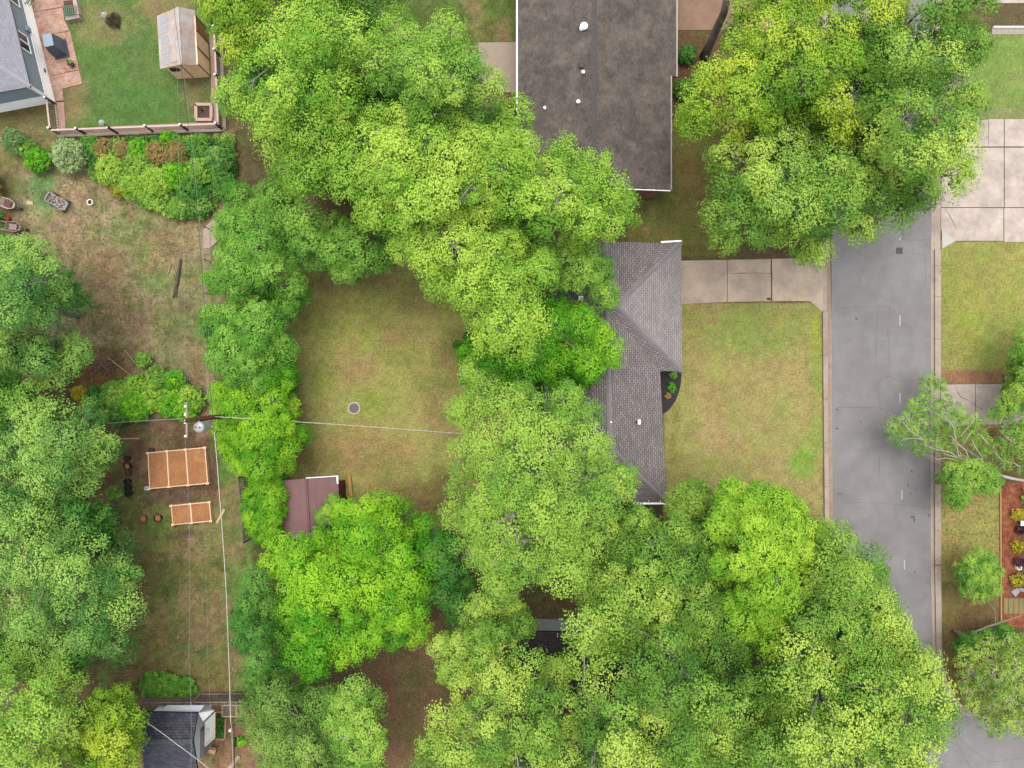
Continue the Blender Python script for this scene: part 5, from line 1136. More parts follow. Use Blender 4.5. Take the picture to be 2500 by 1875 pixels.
def right_house():
    T = thing('house', P(2560, 1340), 'pale grey rendered house wall at the right edge behind the mulch bed', 'house')
    x = P(2492, 0).x; y1, y0 = P(0, 1236).y, P(0, 1438).y
    wallbox([(x+.05, y0), (x+8, y0), (x+8, y1), (x+.05, y1)], 2.5, noisemat('render_pale', (206, 200, 192), .05, 3, 20, .8), T)
    roof('roof', [[(x+.0, y0-.2, 2.55), (x+4, y0-.2, 4), (x+4, y1+.2, 4), (x+.0, y1+.2, 2.55)], [(x+4, y0-.2, 4), (x+8.3, y0-.2, 2.55), (x+8.3, y1+.2, 2.55), (x+4, y1+.2, 4)]], shinglebr, T)
    mb = MB(); mb.beam((x, y1-.95, .8), (x, y1-1.7, .8), .3, .06); mb.build('window_sill', white, T)
    window((x+.03, y0+1.5), (x+.03, y0+2.4), .9, 1.9, (-1, 0), T)
right_house()
T = thing('window_well', P(2490, 1382), 'white framed basement window well against the right-hand house wall', 'window well')
mb = MB(); q = [P(*p, .3) for p in ((2485, 1373), (2494, 1373), (2494, 1391), (2485, 1391))]
for i in range(4): a, b = q[i], q[(i+1) % 4]; mb.beam((a.x, a.y, .15), (b.x, b.y, .15), .05, .3)
mb.build('rim', white, T); MB().prism([(p.x, p.y) for p in q], 0, .1).build('grille', metald, T)
T = thing('garden_chair', P(2489, 1275), 'small white metal garden chair below the top yellow shrub', 'chair'); c = P(2488, 1275)
MB().box(c.x, c.y, .38, .42, .36, .34).build('seat', white, T); MB().box(c.x+.16, c.y, .42, .8, .03, .34).build('backrest', white, T)
for x in (-.15, .15):
    for y in (-.14, .14): MB().beam((c.x+x, c.y+y, 0), (c.x+x, c.y+y, .38), .03, .03).build('leg', white, T)
T = thing('stone_step', P(2480, 1445), 'bent pale grey stone step under the lowest yellow shrub', 'step')
MB().prism(px([(2463, 1443), (2476, 1434), (2486, 1441), (2474, 1455)]), .02, .22).build('slab', noisemat('step_grey', (190, 182, 182), .08, 4, 30, .8), T); MB().prism(px([(2476.5, 1433.5), (2502, 1434), (2502, 1446), (2487, 1440.5)]), .02, .24).build('slab', noisemat('step_grey2', (198, 192, 194), .08, 4, 30, .8), T)
T = thing('paver_row', P(2475, 1478), 'row of mossy square pavers at the lower end of the red mulch bed', 'pavers')
for i in range(4):
    MB().prism(px([(2448+i*12.5, 1460), (2459.5+i*12.5, 1459), (2459.5+i*12.5, 1497), (2448+i*12.5, 1497)]), .03, .1).build('paver', noisemat('mossy_paver', (160, 142, 94), .15, 5, 30, .9), T)
mb = MB().beam(P(2425, 66, .06), P(2900, 66, .06), .08, .12); tag(mb.build('garden_wall', white), 'thin white wall crossing the top right lawn corner', 'wall')
struct('gravel_strip', MB().prism(px(rect(2422, 69, 2900, 84)), -.02, .02), noisemat('gravel', (186, 172, 156), .3, 10, 60, .95))
mb = MB(); pts = [(2426, 68, 0)]
# mailbox and post seen through the gap of the big right tree group
c = P(1990, 1692); T = thing('mailbox', (c.x, c.y, 0), 'dark mailbox on a short cross post under the lower right trees', 'mailbox')
MB().beam((c.x, c.y, 0), (c.x, c.y, 1.1), .1, .1).build('post', cream, T); MB().beam((c.x-.25, c.y+.06, 1.05), (c.x+.85, c.y-.18, 1.05), .1, .08).build('arm', cream, T); MB().box(c.x-.2, c.y+.1, 1.1, 1.32, .2, .5, .1).build('box', black, T)
# birds-eye glimpse of dark roofed house under the bottom trees
def bottom_house():
    T = thing('house', P(1420, 1720), 'black-roofed house hidden under the bottom trees with pale upper wall', 'house')
    ze, zr = 2.7, 3.9
    a, b, c_, d = P(1264, 1541, ze), P(1560, 1545, ze), P(1560, 1990, ze), P(1262, 1990, ze); m1, m2 = P(1412, 1700, zr), P(1412, 1900, zr)
    roof('roof', [[tuple(a), tuple(m1), tuple(b)], [tuple(b), tuple(m1), tuple(m2), tuple(c_)], [tuple(d), tuple(m2), tuple(m1), tuple(a)], [tuple(c_), tuple(m2), tuple(d)]], shingleblk, T)
    i = .3; wallbox([(a.x+i, a.y-.1), (b.x-i, b.y-.1), (c_.x-i, c_.y+i), (d.x+i, d.y+i)], ze-.1, noisemat('wall_palegrey', (206, 212, 210), .06, 3, 20, .8), T)
bottom_house()

# ---------------------------------------------------------------- hedges and shrubs top left
G1 = 'shrubs in the bed below the railing'
SH = [('pale silvery-green shrub at the left end of the shrub bed', 52, 352, .95, 1.3, 'silver', .35), ('bright green shrub between the two silvery shrubs', 108, 398, 1.0, 1.2, 'vivid', .45),
 ('large silver-leaved shrub above the stones', 190, 392, 1.35, 1.9, 'silver', .7), ('small mid-green shrub under the left silvery shrub', 82, 372, .8, .9, 'mid', .4),
 ('bright lime round shrub right of the silver shrub', 284, 424, 1.15, 1.4, 'lime', .7), ('green shrub against the railing above the lime shrub', 235, 366, .9, 1.1, 'deep', .6),
 ('rust-tinged shrub against the railing at mid bed', 266, 372, .85, 1.1, 'rust', .55), ('pinkish rust shrub below the long railing', 312, 376, .8, 1.0, 'rust', .55),
 ('green shrub between the pinkish shrubs', 350, 372, .9, 1.1, 'vivid', .5), ('broad rust-brown shrub in the bed centre', 395, 384, 1.0, 1.2, 'rust', .55),
 ('orange-brown shrub under the overhead wires', 442, 380, .95, 1.2, 'rust', .55), ('mid-green shrub at bed centre below the pink ones', 345, 412, 1.05, 1.2, 'mid', .6),
 ('yellow-green shrub on the lower rim of the bed', 340, 462, 1.1, 1.2, 'lime', .55), ('lime shrub at the lower rim below the rust shrubs', 395, 452, 1.25, 1.4, 'lime', .65),
 ('green shrub hanging over the dirt at lower bed centre', 372, 488, .9, 1.0, 'mid', .5), ('dark green shrub at the lower right of the bed', 478, 470, 1.15, 1.3, 'deep', .55),
 ('bright green shrub below the overhead wires', 440, 438, 1.1, 1.3, 'vivid', .6), ('bluish dark shrub at the right end of the bed', 546, 400, 1.2, 1.6, 'blue', .5),
 ('green shrub in the upper right of the bed', 500, 366, 1.05, 1.3, 'deep', .6), ('mid-green shrub in the right of the bed', 510, 424, 1.15, 1.5, 'mid', .5),
 ('lowest green shrub of the bed near the slab', 448, 512, .9, 1.0, 'mid', .45), ('low green shrub beside the pinkish slab', 500, 505, .85, 1.0, 'blue', .5), ('thin green shrub along the upper rail', 420, 350, .8, .9, 'vivid', .4), ('yellowish low shrub at left lower rim', 300, 462, .7, .7, 'gold', .2),
 ('dark bluish shrub at the far right lower end', 556, 452, .9, 1.3, 'deep', .5)]
for lb, u, v, r_, h_, sp, tb_ in SH: shrub(lb, u, v, r_, h_, sp, group=G1, tb=tb_, size=.12)
shrub('yellow-green bush cut by the left picture edge', -8, 462, .9, 1.4, 'gold', tb=.15, size=.14, rv=1.3)
shrub('small dark bush between the barrows at the left edge', 2, 535, .5, .8, 'deep', tb=.4)
for i, (u, v, r_, sp, lb) in enumerate(((1674, 142, .72, 'deep', 'dense dark round shrub against the brown-roofed house'), (1662, 226, .8, 'olive', 'sprawling olive shrub below the dark round one'), (1688, 200, .3, 'lime', 'tiny light green plant among the leaf litter by the house'))):
    shrub(lb, u, v, r_, .9, sp, tb=.35, size=.13)
pl_ = [(215, 345), (575, 335), (585, 430), (560, 470), (500, 540), (430, 540), (350, 500), (290, 465), (230, 440)]
pp = poisson(pl_, 7, 3); cg = np.array([[*P(a, b)[:2], random.uniform(.1, .75)] for a, b, _ in pp])
T = bpy.data.objects.new('x', None)
tg = np.clip(.5+(fbm(cg[:, 0], cg[:, 1], 1.2, 5)-.5)*3, 0, 1)
o = leaves('ground_cover', cg, np.full(len(cg), .24), 26, .13, LEAF['mid'], None, tg); tag(o, kind='stuff')
# weeds, grass tufts and leaf litter scattered over the rough yards (countless)
def scatter(name, polys, spacing, rad, cnt, size, mat, lo, hi, z=.02, upb=.3):
    C = []
    for p in polys:
        q = poisson(p, spacing, 2, 9)
        for a, b, _ in q: C.append((*P(a, b)[:2], z))
    C = np.array(C); o = leaves(name, C, np.full(len(C), rad), cnt, size, mat, None, rng.uniform(lo, hi, len(C)), flat=.35, upb=upb); tag(o, kind='stuff')
scatter('grass_tufts', [[(60, 430), (500, 400), (505, 900), (300, 1000), (180, 900), (60, 620)], [(250, 1240), (555, 1240), (590, 1690), (260, 1690)], [(1560, 470), (1720, 470), (1720, 625), (1560, 625)], [(2300, 1190), (2440, 1190), (2440, 1640), (2300, 1640)]], 9, .16, 7, .07, leafmat('weed_blade', *L3((92, 104, 48), (122, 134, 66), (158, 160, 92))), .0, 1)
scatter('leaf_litter', [[(60, 430), (500, 400), (505, 1230), (250, 1230), (120, 920), (60, 620)], [(900, 1560), (1060, 1560), (1050, 1875), (900, 1875)], [(1655, 80), (1760, 80), (1760, 320), (1655, 320)], [(700, 640), (1120, 660), (1130, 1250), (760, 1230)], [(250, 1240), (555, 1240), (590, 1690), (260, 1690)]], 16, .3, 3, .07, leafmat('dead_leaf', *L3((120, 84, 60), (168, 130, 92), (206, 178, 138)), trans=.05), .0, 1)
# vines along the wire fence
G2 = 'vine clumps on the wire fence'
VN = [(300, 962, 1.2, 'mid', 'vine clump left of the long thin pole'), (345, 990, 1.3, 'vivid', 'bright vine clump above the dark strip of fence'), (392, 968, 1.1, 'lime', 'light green vine clump in the middle of the fence'), (438, 985, 1.2, 'vivid', 'green vine clump left of the pole crossarm'),
 (300, 1010, .9, 'deep', 'dark vine clump behind the lower left dirt corner'), (475, 975, 1.1, 'lime', 'lime vine clump just above the pole'), (395, 920, .85, 'mid', 'vine clump spilling onto the yard dirt'), (440, 930, .8, 'vivid', 'small upright vine clump at the yard edge'), (250, 970, .9, 'deep', 'dark low vine clump beside the left tree'), (365, 880, .6, 'mid', 'faint green bramble beside the long pole'),
 (470, 1010, .8, 'vivid', 'low vine clump over the fence corner'), (210, 960, .6, 'gold', 'yellowish bramble by the brown leaf litter'), (345, 940, .8, 'lime', 'bramble clump crossed by the long pole')]
for u, v, r_, sp, lb in VN: shrub(lb, u, v, r_, 1.3, sp, 'vine_clump', 'vine', G2, tb=.5, size=.14)
shrub('bright green bush on the path edge left of the hedge', 514, 680, .5, .8, 'vivid', tb=.8, size=.12)
shrub('dark green ivy mound above the grey fence', 400, 1668, 1.6, .9, 'hedge', 'ivy_mound', 'ivy', tb=.6, size=.12, rv=1.3)
shrub('second ivy mound nearer the slate roof', 448, 1680, 1.3, .8, 'hedge', 'ivy_mound', 'ivy', tb=.5, size=.12, rv=1.1)
shrub('green weeds growing beside the black splice box', 590, 1805, .6, .5, 'vivid', 'weeds', 'weeds', size=.1, tb=.7, rv=.3)
shrub('small green sapling leaning right of the buckets', 290, 1200, .55, 1.0, 'mid', 'sapling', 'sapling', tb=.5)

# ---------------------------------------------------------------- trees
GT = 'trees north of the back lawn'
tree('yellow-green tree at the top edge beside the greenhouse', [(488, -90), (640, -90), (660, 40), (640, 130), (590, 150), (545, 130), (520, 70), (488, 20)], 11, 3, 1.3, 'yellow', group=GT, tb=.5)
tree('large light green tree between greenhouse and back lawn', [(690, 10), (760, -60), (860, -30), (900, 10), (1000, 35), (1010, 90), (950, 160), (890, 230), (870, 330), (850, 430), (790, 520), (700, 470), (655, 400), (600, 345), (548, 300), (535, 200), (590, 140), (640, 90)], 13, 4.5, 1.5, 'lime', group=GT, tb=.5, size=.17, cnt=58)
tree('dark tall tree at the top edge behind the light green one', [(640, -90), (1010, -90), (980, 25), (900, 10), (760, 20), (660, 30)], 9, 3, 1.4, 'deep', group=GT, tb=.5)
tree('yellowish feathery tree beside the concrete patio', [(1020, 70), (1060, 35), (1110, 38), (1145, 60), (1160, 100), (1200, 120), (1225, 180), (1240, 260), (1170, 320), (1060, 300), (960, 270), (890, 200), (880, 130), (940, 100)], 14, 4.5, 1.3, 'mid', group=GT, tb=.62, size=.16, cnt=52, bare=.12, holes=[(905, 240, 14)])
tree('tall yellow-tipped tree in the middle of the northern group', [(900, 260), (1010, 250), (1120, 280), (1220, 300), (1290, 380), (1250, 480), (1150, 560), (1060, 640), (960, 610), (890, 560), (820, 480), (810, 380), (850, 300)], 14.5, 4, 1.35, 'lime', group=GT, tb=.62, size=.16, cnt=52, bare=.1)
tree('bright lime tree overhanging the brown weathered roof', [(1130, 400), (1200, 310), (1260, 240), (1300, 265), (1310, 350), (1350, 360), (1400, 345), (1430, 330), (1480, 350), (1505, 395), (1500, 440), (1565, 480), (1545, 540), (1500, 600), (1440, 620), (1380, 620), (1300, 640), (1230, 600), (1150, 560), (1110, 480)], 13, 4.5, 1.3, 'lime', group=GT, tb=.5, size=.16, cnt=52, bare=.1)
tree('yellow-green tree reaching over the back lawn corner', [(1000, 560), (1100, 500), (1200, 540), (1300, 600), (1380, 640), (1330, 760), (1300, 860), (1240, 880), (1170, 850), (1120, 790), (1060, 730), (1010, 690), (960, 650), (940, 600)], 13.5, 4, 1.25, 'lime', group=GT, tb=.62, size=.16, cnt=52, bare=.1)
tree('lower green tree spreading over the main shingle roof', [(1200, 800), (1280, 740), (1360, 745), (1400, 760), (1470, 740), (1490, 800), (1505, 870), (1470, 930), (1420, 915), (1380, 880), (1280, 930), (1190, 930), (1140, 880), (1150, 830)], 9.5, 3, 1.1, 'vivid', group=GT, tb=.5, size=.15, cnt=52, base=(1290, 850), holes=[(1408, 726, 12)])
tree('green tree at the right edge of the shingle roof ridge', [(1330, 590), (1450, 590), (1490, 630), (1495, 710), (1480, 760), (1440, 720), (1380, 715), (1330, 690)], 9, 2.5, 1.0, 'mid', group=GT, tb=.45, size=.15, base=(1370, 650))
tree('dense mid-green tree bordering the top of the back lawn', [(650, 420), (720, 470), (800, 520), (870, 560), (950, 610), (960, 650), (900, 670), (840, 700), (790, 660), (720, 630), (660, 560), (620, 480)], 9, 4, 1.2, 'mid', group=GT, tb=.42, size=.16, cnt=52)
tree('slim green vine-covered tree hanging over the lawn top', [(780, 590), (850, 580), (930, 600), (960, 640), (900, 650), (850, 690), (800, 660)], 5, 2.5, .9, 'blue', group=GT, tb=.55, size=.14, name='vine_tree')
GH = 'hedge trees left of the back lawn'
H1 = [(560, 455), (640, 470), (720, 560), (745, 650), (735, 700), (690, 720), (600, 720), (510, 740), (505, 640), (540, 600), (520, 540)]
tree('dense dark-green hedge tree at the upper left of the back lawn', H1, 7.5, 3, 1.1, 'hedge', group=GH, tb=.55, size=.15, cnt=58, space=.95, lobevar=.12)
tree('dense hedge tree in the middle of the left boundary', [(510, 730), (600, 710), (720, 690), (740, 740), (700, 800), (725, 850), (700, 900), (640, 950), (560, 960), (515, 900), (505, 820)], 7, 3, 1.05, 'hedge', group=GH, tb=.52, size=.15, cnt=58, space=.95, lobevar=.12, holes=[(705, 945, 12)])
tree('bright yellow-green hedge tree around the utility pole', [(530, 950), (600, 930), (690, 950), (735, 1000), (738, 1080), (715, 1120), (690, 1160), (640, 1180), (580, 1150), (545, 1100), (520, 1050), (515, 1000)], 5.8, 2.6, 1.05, 'vivid', group=GH, tb=.62, size=.15, cnt=58, space=.95, base=(630, 1070), holes=[(500, 1025, 26)])
tree('dark small tree behind the hedge near the lawn slab', [(560, 880), (640, 870), (720, 880), (730, 930), (690, 960), (620, 970), (550, 950)], 5, 2, .9, 'vivid', group=GH, tb=.4, size=.15)
tree('low vine thicket between red shed and old fence', [(610, 1170), (690, 1170), (695, 1230), (700, 1290), (680, 1340), (630, 1340), (600, 1290), (596, 1220)], 3.0, 1.2, .75, 'vivid', tb=.5, size=.13, name='vine_thicket', cat='thicket', space=.95)
tree('small oak sapling in front of the red shed', [(765, 1250), (790, 1225), (830, 1215), (850, 1240), (850, 1290), (810, 1300), (775, 1285)], 4, 1.2, .6, 'mid', tb=.6, size=.13)
# bottom-left-centre
tree('vivid bright green tree below the red shed', [(650, 1330), (700, 1300), (780, 1290), (830, 1220), (880, 1195), (920, 1200), (960, 1230), (1030, 1250), (1075, 1300), (1090, 1370), (1060, 1450), (1050, 1530), (1020, 1560), (950, 1590), (880, 1640), (820, 1620), (760, 1680), (700, 1600), (650, 1540), (625, 1440)], 9.5, 4, 1.15, 'vivid', tb=.6, size=.17, cnt=50, lobevar=.2)
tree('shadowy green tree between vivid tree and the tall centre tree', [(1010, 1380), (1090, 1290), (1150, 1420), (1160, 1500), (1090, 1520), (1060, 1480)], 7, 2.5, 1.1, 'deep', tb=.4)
tree('dark olive tree at the bottom left of centre', [(600, 1640), (680, 1600), (780, 1670), (830, 1680), (860, 1720), (880, 1800), (930, 1830), (930, 1950), (640, 1950), (620, 1850), (590, 1760)], 9, 3, 1.1, 'olive', tb=.55, size=.15, cnt=54, bare=.08)
tree('narrow dark hedge tree beside the wire cable', [(600, 1400), (650, 1390), (680, 1540), (700, 1640), (630, 1700), (590, 1640), (570, 1540)], 7.5, 2.5, 1.0, 'deep', tb=.5, size=.15)
tree('pale grey-green leaning tree with bare white limb', [(830, 1660), (880, 1650), (920, 1700), (935, 1780), (930, 1900), (860, 1900), (800, 1800), (800, 1700)], 10, 2.5, 1.0, 'mid', tb=.55, size=.15, bare=.4, barkm=barkwhite)
GL = 'big trees along the lower left edge'
tree('bluish-green tree whose top sits left of the pot column', [(20, 1060), (60, 990), (140, 975), (200, 1000), (270, 1025), (285, 1060), (250, 1120), (220, 1190), (170, 1240), (80, 1230), (10, 1180), (-40, 1120)], 8.5, 3.5, 1.3, 'blue', group=GL, tb=.62, size=.16, cnt=54)
tree('broad dense tree filling the left edge at mid height', [(-120, 1100), (0, 1130), (80, 1220), (180, 1230), (260, 1240), (320, 1290), (345, 1350), (335, 1420), (345, 1480), (330, 1560), (250, 1620), (140, 1640), (0, 1600), (-120, 1560)], 9.5, 4, 1.45, 'blue', group=GL, tb=.6, size=.16, cnt=54, bare=.06)
tree('bright tall tree in the bottom left corner', [(-120, 1540), (0, 1560), (120, 1600), (200, 1640), (190, 1700), (200, 1780), (180, 1980), (-120, 1980)], 11, 4, 1.5, 'mid', group=GL, tb=.72, size=.17, cnt=54)
tree('yellow-speckled tree between corner tree and slate roof', [(190, 1720), (260, 1660), (310, 1680), (352, 1740), (345, 1800), (350, 1880), (340, 1960), (180, 1960), (160, 1820)], 8.5, 3, 1.1, 'yellow', group=GL, tb=.45, size=.15, cnt=54)
tree('soft green tree at the left edge beside the dirt yard', [(-90, 560), (20, 560), (90, 580), (150, 640), (210, 700), (220, 760), (210, 830), (165, 880), (150, 940), (110, 930), (70, 900), (-90, 960)], 9.5, 4, 1.2, 'blue', group=GL, tb=.58, size=.16, cnt=52)
tree('dark tree under the soft green one at the left edge', [(-90, 900), (40, 900), (65, 960), (50, 1050), (-10, 1100), (-90, 1100)], 6, 2, 1.1, 'deep', group=GL, tb=.5)
# centre
tree('tall round green tree standing over the left side of the shingle roof', [(1130, 880), (1190, 870), (1260, 920), (1330, 925), (1400, 930), (1440, 980), (1480, 1020), (1500, 1090), (1510, 1140), (1535, 1170), (1520, 1240), (1500, 1300), (1505, 1370), (1470, 1440), (1400, 1480), (1330, 1450), (1240, 1460), (1170, 1440), (1110, 1360), (1090, 1280), (1060, 1220), (1065, 1150), (1100, 1080), (1085, 1010), (1110, 950)], 14.5, 5.5, 1.35, 'mid', tb=.66, size=.15, cnt=62, bare=.15, lobevar=.12, base=(1240, 1130))
# bottom right mass
GB_ = 'trees along the bottom right'
tree('yellow-green rounded tree at the foot of the front lawn', [(1735, 1290), (1760, 1200), (1820, 1170), (1890, 1195), (1960, 1235), (2000, 1300), (2005, 1370), (1985, 1440), (1975, 1500), (1950, 1590), (1870, 1600), (1800, 1540), (1740, 1460), (1720, 1370)], 13, 3, 1.0, 'fresh', group=GB_, tb=.58, size=.16, cnt=60, nt=15, lobevar=.1)
tree('green tree touching the lower right corner of the shingle roof', [(1625, 1260), (1630, 1200), (1690, 1175), (1745, 1190), (1765, 1250), (1745, 1310), (1690, 1340), (1630, 1320)], 8, 2, .95, 'oak', group=GB_, tb=.5, size=.15, cnt=56)
tree('mid-green tree below the shingle roof eave', [(1500, 1330), (1520, 1260), (1570, 1232), (1640, 1260), (1700, 1290), (1760, 1310), (1790, 1430), (1730, 1510), (1640, 1580), (1560, 1580), (1460, 1520), (1460, 1420)], 12, 3.5, 1.25, 'oak', group=GB_, tb=.5, size=.16, cnt=54, holes=[(1530, 1300, 12)])
tree('oak at the bottom centre right over the black roof', [(1360, 1450), (1480, 1450), (1560, 1500), (1640, 1500), (1740, 1440), (1820, 1500), (1900, 1590), (1890, 1700), (1850, 1800), (1850, 1980), (1400, 1980), (1390, 1820), (1400, 1720), (1385, 1620), (1385, 1520)], 14.5, 4, 1.5, 'oak', group=GB_, tb=.5, size=.17, cnt=56, bare=.08, lobevar=.2, holes=[(1665, 1480, 22), (1640, 1600, 18), (1835, 1610, 22), (1660, 1660, 16), (1820, 1740, 20), (1393, 1735, 15)])
tree('big spreading oak overhanging the lower road', [(1960, 1440), (1990, 1310), (2060, 1285), (2120, 1300), (2150, 1350), (2180, 1400), (2195, 1450), (2250, 1490), (2240, 1560), (2220, 1640), (2100, 1680), (2000, 1680), (1900, 1640), (1900, 1540)], 13.5, 4, 1.35, 'oak', group=GB_, tb=.48, size=.17, cnt=56, bare=.1, lobevar=.18)
tree('tall oak at the bottom right beside the street corner', [(1860, 1620), (2000, 1620), (2120, 1620), (2220, 1580), (2280, 1550), (2300, 1610), (2310, 1680), (2330, 1750), (2300, 1800), (2320, 1980), (1830, 1980), (1820, 1800), (1850, 1700)], 14.5, 4, 1.5, 'oak', group=GB_, tb=.54, size=.17, cnt=56, bare=.1, lobevar=.2, holes=[(1997, 1700, 26), (2205, 1690, 14), (2220, 1725, 12), (1880, 1610, 24), (2200, 1745, 12)])
tree('pale yellow-green tree at the bottom edge centre', [(1020, 1980), (1015, 1850), (1040, 1760), (1080, 1680), (1150, 1640), (1260, 1600), (1330, 1600), (1400, 1625), (1430, 1700), (1430, 1780), (1430, 1980)], 12.5, 3.5, 1.3, 'oak', group=GB_, tb=.6, size=.16, cnt=56, lobevar=.2, holes=[(1393, 1735, 15), (1140, 1700, 14), (1235, 1755, 14)])
tree('green tree left of the black roof gap', [(1045, 1600), (1060, 1550), (1120, 1500), (1150, 1430), (1220, 1440), (1290, 1490), (1310, 1530), (1270, 1560), (1265, 1600), (1180, 1650), (1100, 1660)], 10, 3, 1.15, 'oak', group=GB_, tb=.45, size=.16, cnt=54, holes=[(1316, 1565, 30), (1240, 1590, 14)])
GU = 'understorey trees in the bottom right grove'
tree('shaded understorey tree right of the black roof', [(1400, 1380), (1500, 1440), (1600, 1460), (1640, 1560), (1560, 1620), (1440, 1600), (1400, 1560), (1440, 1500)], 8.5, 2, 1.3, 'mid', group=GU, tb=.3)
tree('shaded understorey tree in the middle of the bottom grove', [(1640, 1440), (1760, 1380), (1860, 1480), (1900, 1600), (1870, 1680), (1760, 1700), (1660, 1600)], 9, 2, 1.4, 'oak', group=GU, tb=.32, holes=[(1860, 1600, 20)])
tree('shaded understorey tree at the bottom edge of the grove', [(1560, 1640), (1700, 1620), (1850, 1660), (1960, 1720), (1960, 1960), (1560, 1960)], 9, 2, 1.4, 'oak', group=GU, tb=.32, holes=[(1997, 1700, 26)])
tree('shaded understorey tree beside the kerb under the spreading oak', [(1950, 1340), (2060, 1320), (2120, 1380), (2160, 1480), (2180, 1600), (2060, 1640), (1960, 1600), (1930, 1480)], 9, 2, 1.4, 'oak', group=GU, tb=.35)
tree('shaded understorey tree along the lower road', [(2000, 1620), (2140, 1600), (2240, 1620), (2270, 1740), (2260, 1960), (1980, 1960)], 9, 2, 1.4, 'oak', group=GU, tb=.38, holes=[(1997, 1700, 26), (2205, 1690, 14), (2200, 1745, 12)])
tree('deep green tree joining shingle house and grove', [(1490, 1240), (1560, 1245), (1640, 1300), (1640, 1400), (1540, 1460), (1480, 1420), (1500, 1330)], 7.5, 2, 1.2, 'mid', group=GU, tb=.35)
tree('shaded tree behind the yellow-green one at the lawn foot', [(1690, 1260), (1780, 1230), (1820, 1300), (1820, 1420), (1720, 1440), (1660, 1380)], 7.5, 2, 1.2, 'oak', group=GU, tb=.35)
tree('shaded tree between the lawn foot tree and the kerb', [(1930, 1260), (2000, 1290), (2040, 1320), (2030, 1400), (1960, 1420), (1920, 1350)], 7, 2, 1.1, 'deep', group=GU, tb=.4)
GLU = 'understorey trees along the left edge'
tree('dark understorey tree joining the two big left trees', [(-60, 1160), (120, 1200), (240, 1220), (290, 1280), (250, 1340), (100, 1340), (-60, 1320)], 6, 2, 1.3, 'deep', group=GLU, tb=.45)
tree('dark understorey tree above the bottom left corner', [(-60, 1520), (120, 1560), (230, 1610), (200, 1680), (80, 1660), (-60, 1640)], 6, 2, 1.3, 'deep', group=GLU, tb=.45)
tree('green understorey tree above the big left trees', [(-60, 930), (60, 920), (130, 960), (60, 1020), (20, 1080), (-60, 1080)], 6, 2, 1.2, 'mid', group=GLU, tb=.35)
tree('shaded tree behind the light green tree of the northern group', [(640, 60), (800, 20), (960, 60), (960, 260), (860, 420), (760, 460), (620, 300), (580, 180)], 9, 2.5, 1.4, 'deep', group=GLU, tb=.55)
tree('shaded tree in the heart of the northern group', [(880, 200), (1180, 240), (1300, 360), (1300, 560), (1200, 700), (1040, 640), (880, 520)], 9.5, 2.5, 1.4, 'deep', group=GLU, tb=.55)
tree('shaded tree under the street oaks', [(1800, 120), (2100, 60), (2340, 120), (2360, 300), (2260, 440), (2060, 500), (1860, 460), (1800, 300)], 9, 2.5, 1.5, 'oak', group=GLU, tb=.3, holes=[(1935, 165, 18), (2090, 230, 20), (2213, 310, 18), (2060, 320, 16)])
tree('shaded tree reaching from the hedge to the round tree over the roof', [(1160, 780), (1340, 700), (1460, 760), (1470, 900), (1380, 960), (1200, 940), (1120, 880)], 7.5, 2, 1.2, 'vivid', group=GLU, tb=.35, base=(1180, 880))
# right-hand side
GR = 'big oaks over the upper street'
tree('yellow-leaved oak over the brown driveway at the top', [(1790, 60), (1800, -90), (2100, -90), (2200, 0), (2200, 120), (2190, 250), (2130, 330), (2080, 340), (1960, 330), (1860, 340), (1760, 350), (1680, 330), (1640, 300), (1660, 260), (1720, 200), (1700, 160), (1740, 110)], 13.5, 4, 1.35, 'yellow', base=(1850, 180), group=GR, tb=.5, size=.17, cnt=54, bare=.2, lobevar=.2, tr=.25, holes=[(1935, 165, 18), (2090, 230, 20), (2125, 140, 12)])
tree('pale green oak reaching over the top right lawn', [(2110, 40), (2160, -90), (2420, -90), (2425, 30), (2400, 110), (2390, 200), (2410, 260), (2420, 300), (2395, 350), (2405, 400), (2370, 470), (2300, 500), (2200, 490), (2110, 400), (2090, 300), (2110, 180)], 14, 4, 1.4, 'oak', group=GR, tb=.5, size=.17, cnt=56, bare=.25, base=(2130, 260), lobevar=.18, holes=[(2213, 310, 18), (2290, 60, 16), (2310, 400, 9)])
tree('lower pale oak hanging over the street and driveway apron', [(1745, 360), (1830, 320), (1950, 320), (2060, 330), (2180, 400), (2260, 480), (2250, 530), (2190, 560), (2150, 600), (2120, 580), (2050, 600), (1990, 620), (1950, 650), (1920, 640), (1890, 600), (1820, 600), (1780, 630), (1730, 590), (1720, 540), (1745, 470)], 13, 4.5, 1.35, 'oak', group=GR, tb=.48, size=.17, cnt=56, bare=.15, base=(1960, 480), lobevar=.18, holes=[(2060, 610, 14), (1870, 590, 10), (1930, 600, 12), (2060, 320, 16), (1890, 380, 12)])
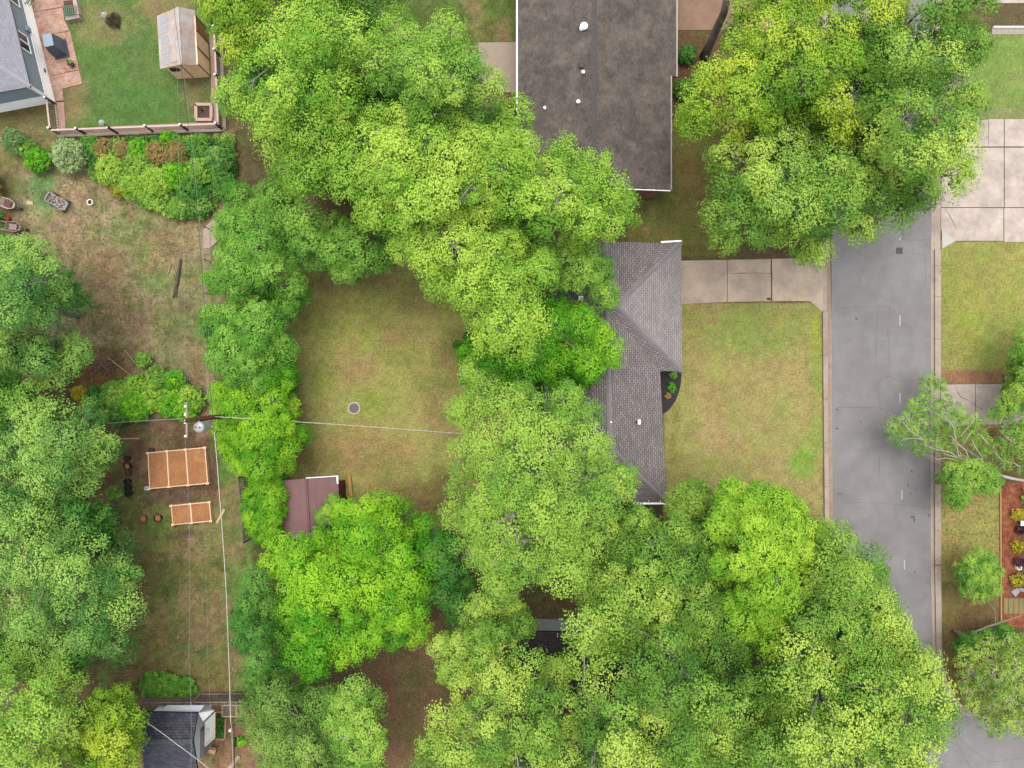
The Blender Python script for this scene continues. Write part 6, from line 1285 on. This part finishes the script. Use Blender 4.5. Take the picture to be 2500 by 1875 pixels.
# leaning white-limbed tree over the street, right
def leaning_tree():
    T = tree('sparse leaning tree with bare white limbs over the street', [(2160, 1065), (2175, 1010), (2245, 960), (2250, 905), (2300, 925), (2330, 990), (2400, 1020), (2460, 960), (2560, 960), (2560, 1180), (2470, 1150), (2380, 1115), (2300, 1120), (2250, 1120), (2210, 1090)], 3.4, .9, .62, 'mid', base=(2400, 1150), tb=.5, size=.13, cnt=20, core_on=False, under=.0, space=1.2, nt=11, twigs=.2, lobevar=.12, barkm=barkwhite, holes=[(2420, 1045, 22), (2355, 1105, 26), (2370, 1000, 14)])
    mb = MB(); Q = lambda *p: [P(q[0], q[1], q[2]*.38+.55) for q in p]
    mb.tube(Q((2530, 1178, 4.2), (2470, 1168, 5), (2430, 1158, 5.6), (2388, 1143, 6.4)), [.11, .1, .09, .075], 9)
    hub = (2388, 1143, 6.4)
    B = [[hub, (2360, 1125, 7), (2340, 1118, 7.6), (2305, 1108, 8.2)], [hub, (2365, 1122, 7), (2358, 1100, 7.8), (2335, 1080, 8.6), (2320, 1062, 9)], [(2360, 1125, 7), (2340, 1112, 7.8), (2336, 1090, 8.5), (2325, 1075, 9)],
      [(2340, 1118, 7.6), (2320, 1104, 8.3), (2290, 1098, 8.8), (2262, 1090, 9)], [(2330, 1046, 9), (2318, 1030, 9), (2290, 1012, 9.1), (2268, 1000, 9.2)], [(2314, 1028, 9), (2313, 1005, 9.1), (2310, 985, 9.2)], [(2335, 1080, 8.6), (2331, 1060, 9), (2330, 1046, 9)],
      [(2256, 1073, 9), (2232, 1070, 9.1), (2215, 1070, 9.2), (2198, 1076, 9.3)], [(2256, 1073, 9), (2225, 1055, 9.2), (2200, 1025, 9.3), (2192, 1015, 9.4)], [(2262, 1090, 9), (2256, 1073, 9)], [(2352, 1085, 8.4), (2366, 1062, 8.8), (2372, 1052, 9)], [(2345, 1065, 8.8), (2375, 1030, 9), (2384, 1018, 9.2)],
      [(2370, 1125, 6.9), (2340, 1125, 7.4), (2310, 1118, 7.8), (2285, 1122, 8)], [(2415, 1085, 7.5), (2400, 1070, 7.8), (2384, 1055, 8)], [(2450, 1128, 6.8), (2435, 1112, 7.2), (2425, 1100, 7.5), (2420, 1108, 7.6)], [(2490, 1140, 7), (2475, 1130, 7.3), (2465, 1128, 7.5)], [(2400, 1120, 6.6), (2385, 1120, 6.8), (2372, 1128, 6.6)], [(2305, 1108, 8.2), (2300, 1095, 8.5), (2280, 1090, 8.8)], [(2400, 1120, 7), (2380, 1090, 7.8), (2372, 1070, 8.4)]]
    for b in B: n = len(b); mb.tube(Q(*b), [.062-.042*i/(n-1) if b[0] == hub else .04-.028*i/(n-1) for i in range(n)], 6)
    mb.build('limb', barkwhite, T, smooth=True)
    hub2 = MB().tube(Q((2530, 1176, 3.6), (2450, 1165, 2.2), (2400, 1150, .0)), [.12, .15, .18], 8)
    hub2.build('root_trunk', bark, T, smooth=True)
leaning_tree()
tree('low lush green tree beneath the white-limbed one', [(2300, 1145), (2330, 1110), (2400, 1130), (2440, 1160), (2440, 1200), (2380, 1200), (2350, 1240), (2310, 1260), (2300, 1210)], 4, 1.3, .7, 'mid', tb=.55, size=.14, space=1.0, cnt=26, core_on=False)
tree('leafy tree at the right edge above the cracked driveway', [(2450, 960), (2470, 860), (2490, 800), (2560, 780), (2600, 980), (2500, 1000), (2420, 1010)], 4.5, 1.5, .8, 'mid', core_on=False, tb=.5, size=.15, base=(2480, 960), cnt=36)
tree('small light green tree on the verge left of the mulch bed', [(2335, 1390), (2350, 1345), (2400, 1340), (2445, 1370), (2450, 1410), (2440, 1450), (2380, 1470), (2345, 1440)], 2.9, 1.0, .6, 'mid', tb=.5, size=.13, cnt=34, core_on=False, under=.0)
tree('wispy pale tree with fine white twigs in the bottom right corner', [(2330, 1600), (2380, 1560), (2470, 1540), (2560, 1560), (2580, 1800), (2500, 1800), (2440, 1800), (2380, 1760), (2340, 1700)], 5, 1.5, .75, 'oak', base=(2490, 1640), tb=.58, size=.13, cnt=24, core_on=False, under=.2, bare=.6, barkm=barkwhite, nt=10, lobevar=.12)
tree('low dark bush under the fallen grey trunk', [(2320, 1570), (2400, 1540), (2460, 1520), (2480, 1560), (2420, 1600), (2350, 1620)], 2.5, .8, .6, 'deep', tb=.45, size=.13)
T = thing('fallen_tree', P(2360, 1560), 'grey leaning trunk with long bare branch on the lower verge', 'trunk')
MB().tube([P(2327, 1538, .35), P(2345, 1548, .3), P(2368, 1560, .15)], [.1, .14, .18], 8).build('stem', bark, T, smooth=True)
MB().tube([P(2374, 1545, 2), P(2410, 1530, 2.4), P(2450, 1517, 2.8), P(2492, 1503, 3)], [.07, .06, .045, .03], 6).build('branch', barkpale, T)
MB().tube([P(2431, 1522, 2.5), P(2429, 1490, 2.9), P(2418, 1475, 3), P(2410, 1465, 3.1)], [.035, .03, .02, .01], 5).build('branch', barkpale, T)
# thick trunk rising beside the brown driveway at the top
T = thing('bare_trunk', P(1720, 135), 'thick grey tree trunk crossing the brown driveway at the top', 'trunk')
MB().tube([P(1718, 140, 0), P(1735, 105, 1.6), P(1752, 65, 3.2), P(1768, 30, 4.8), P(1775, -5, 6)], [.32, .27, .25, .23, .22], 12).build('trunk', bark, T, smooth=True)
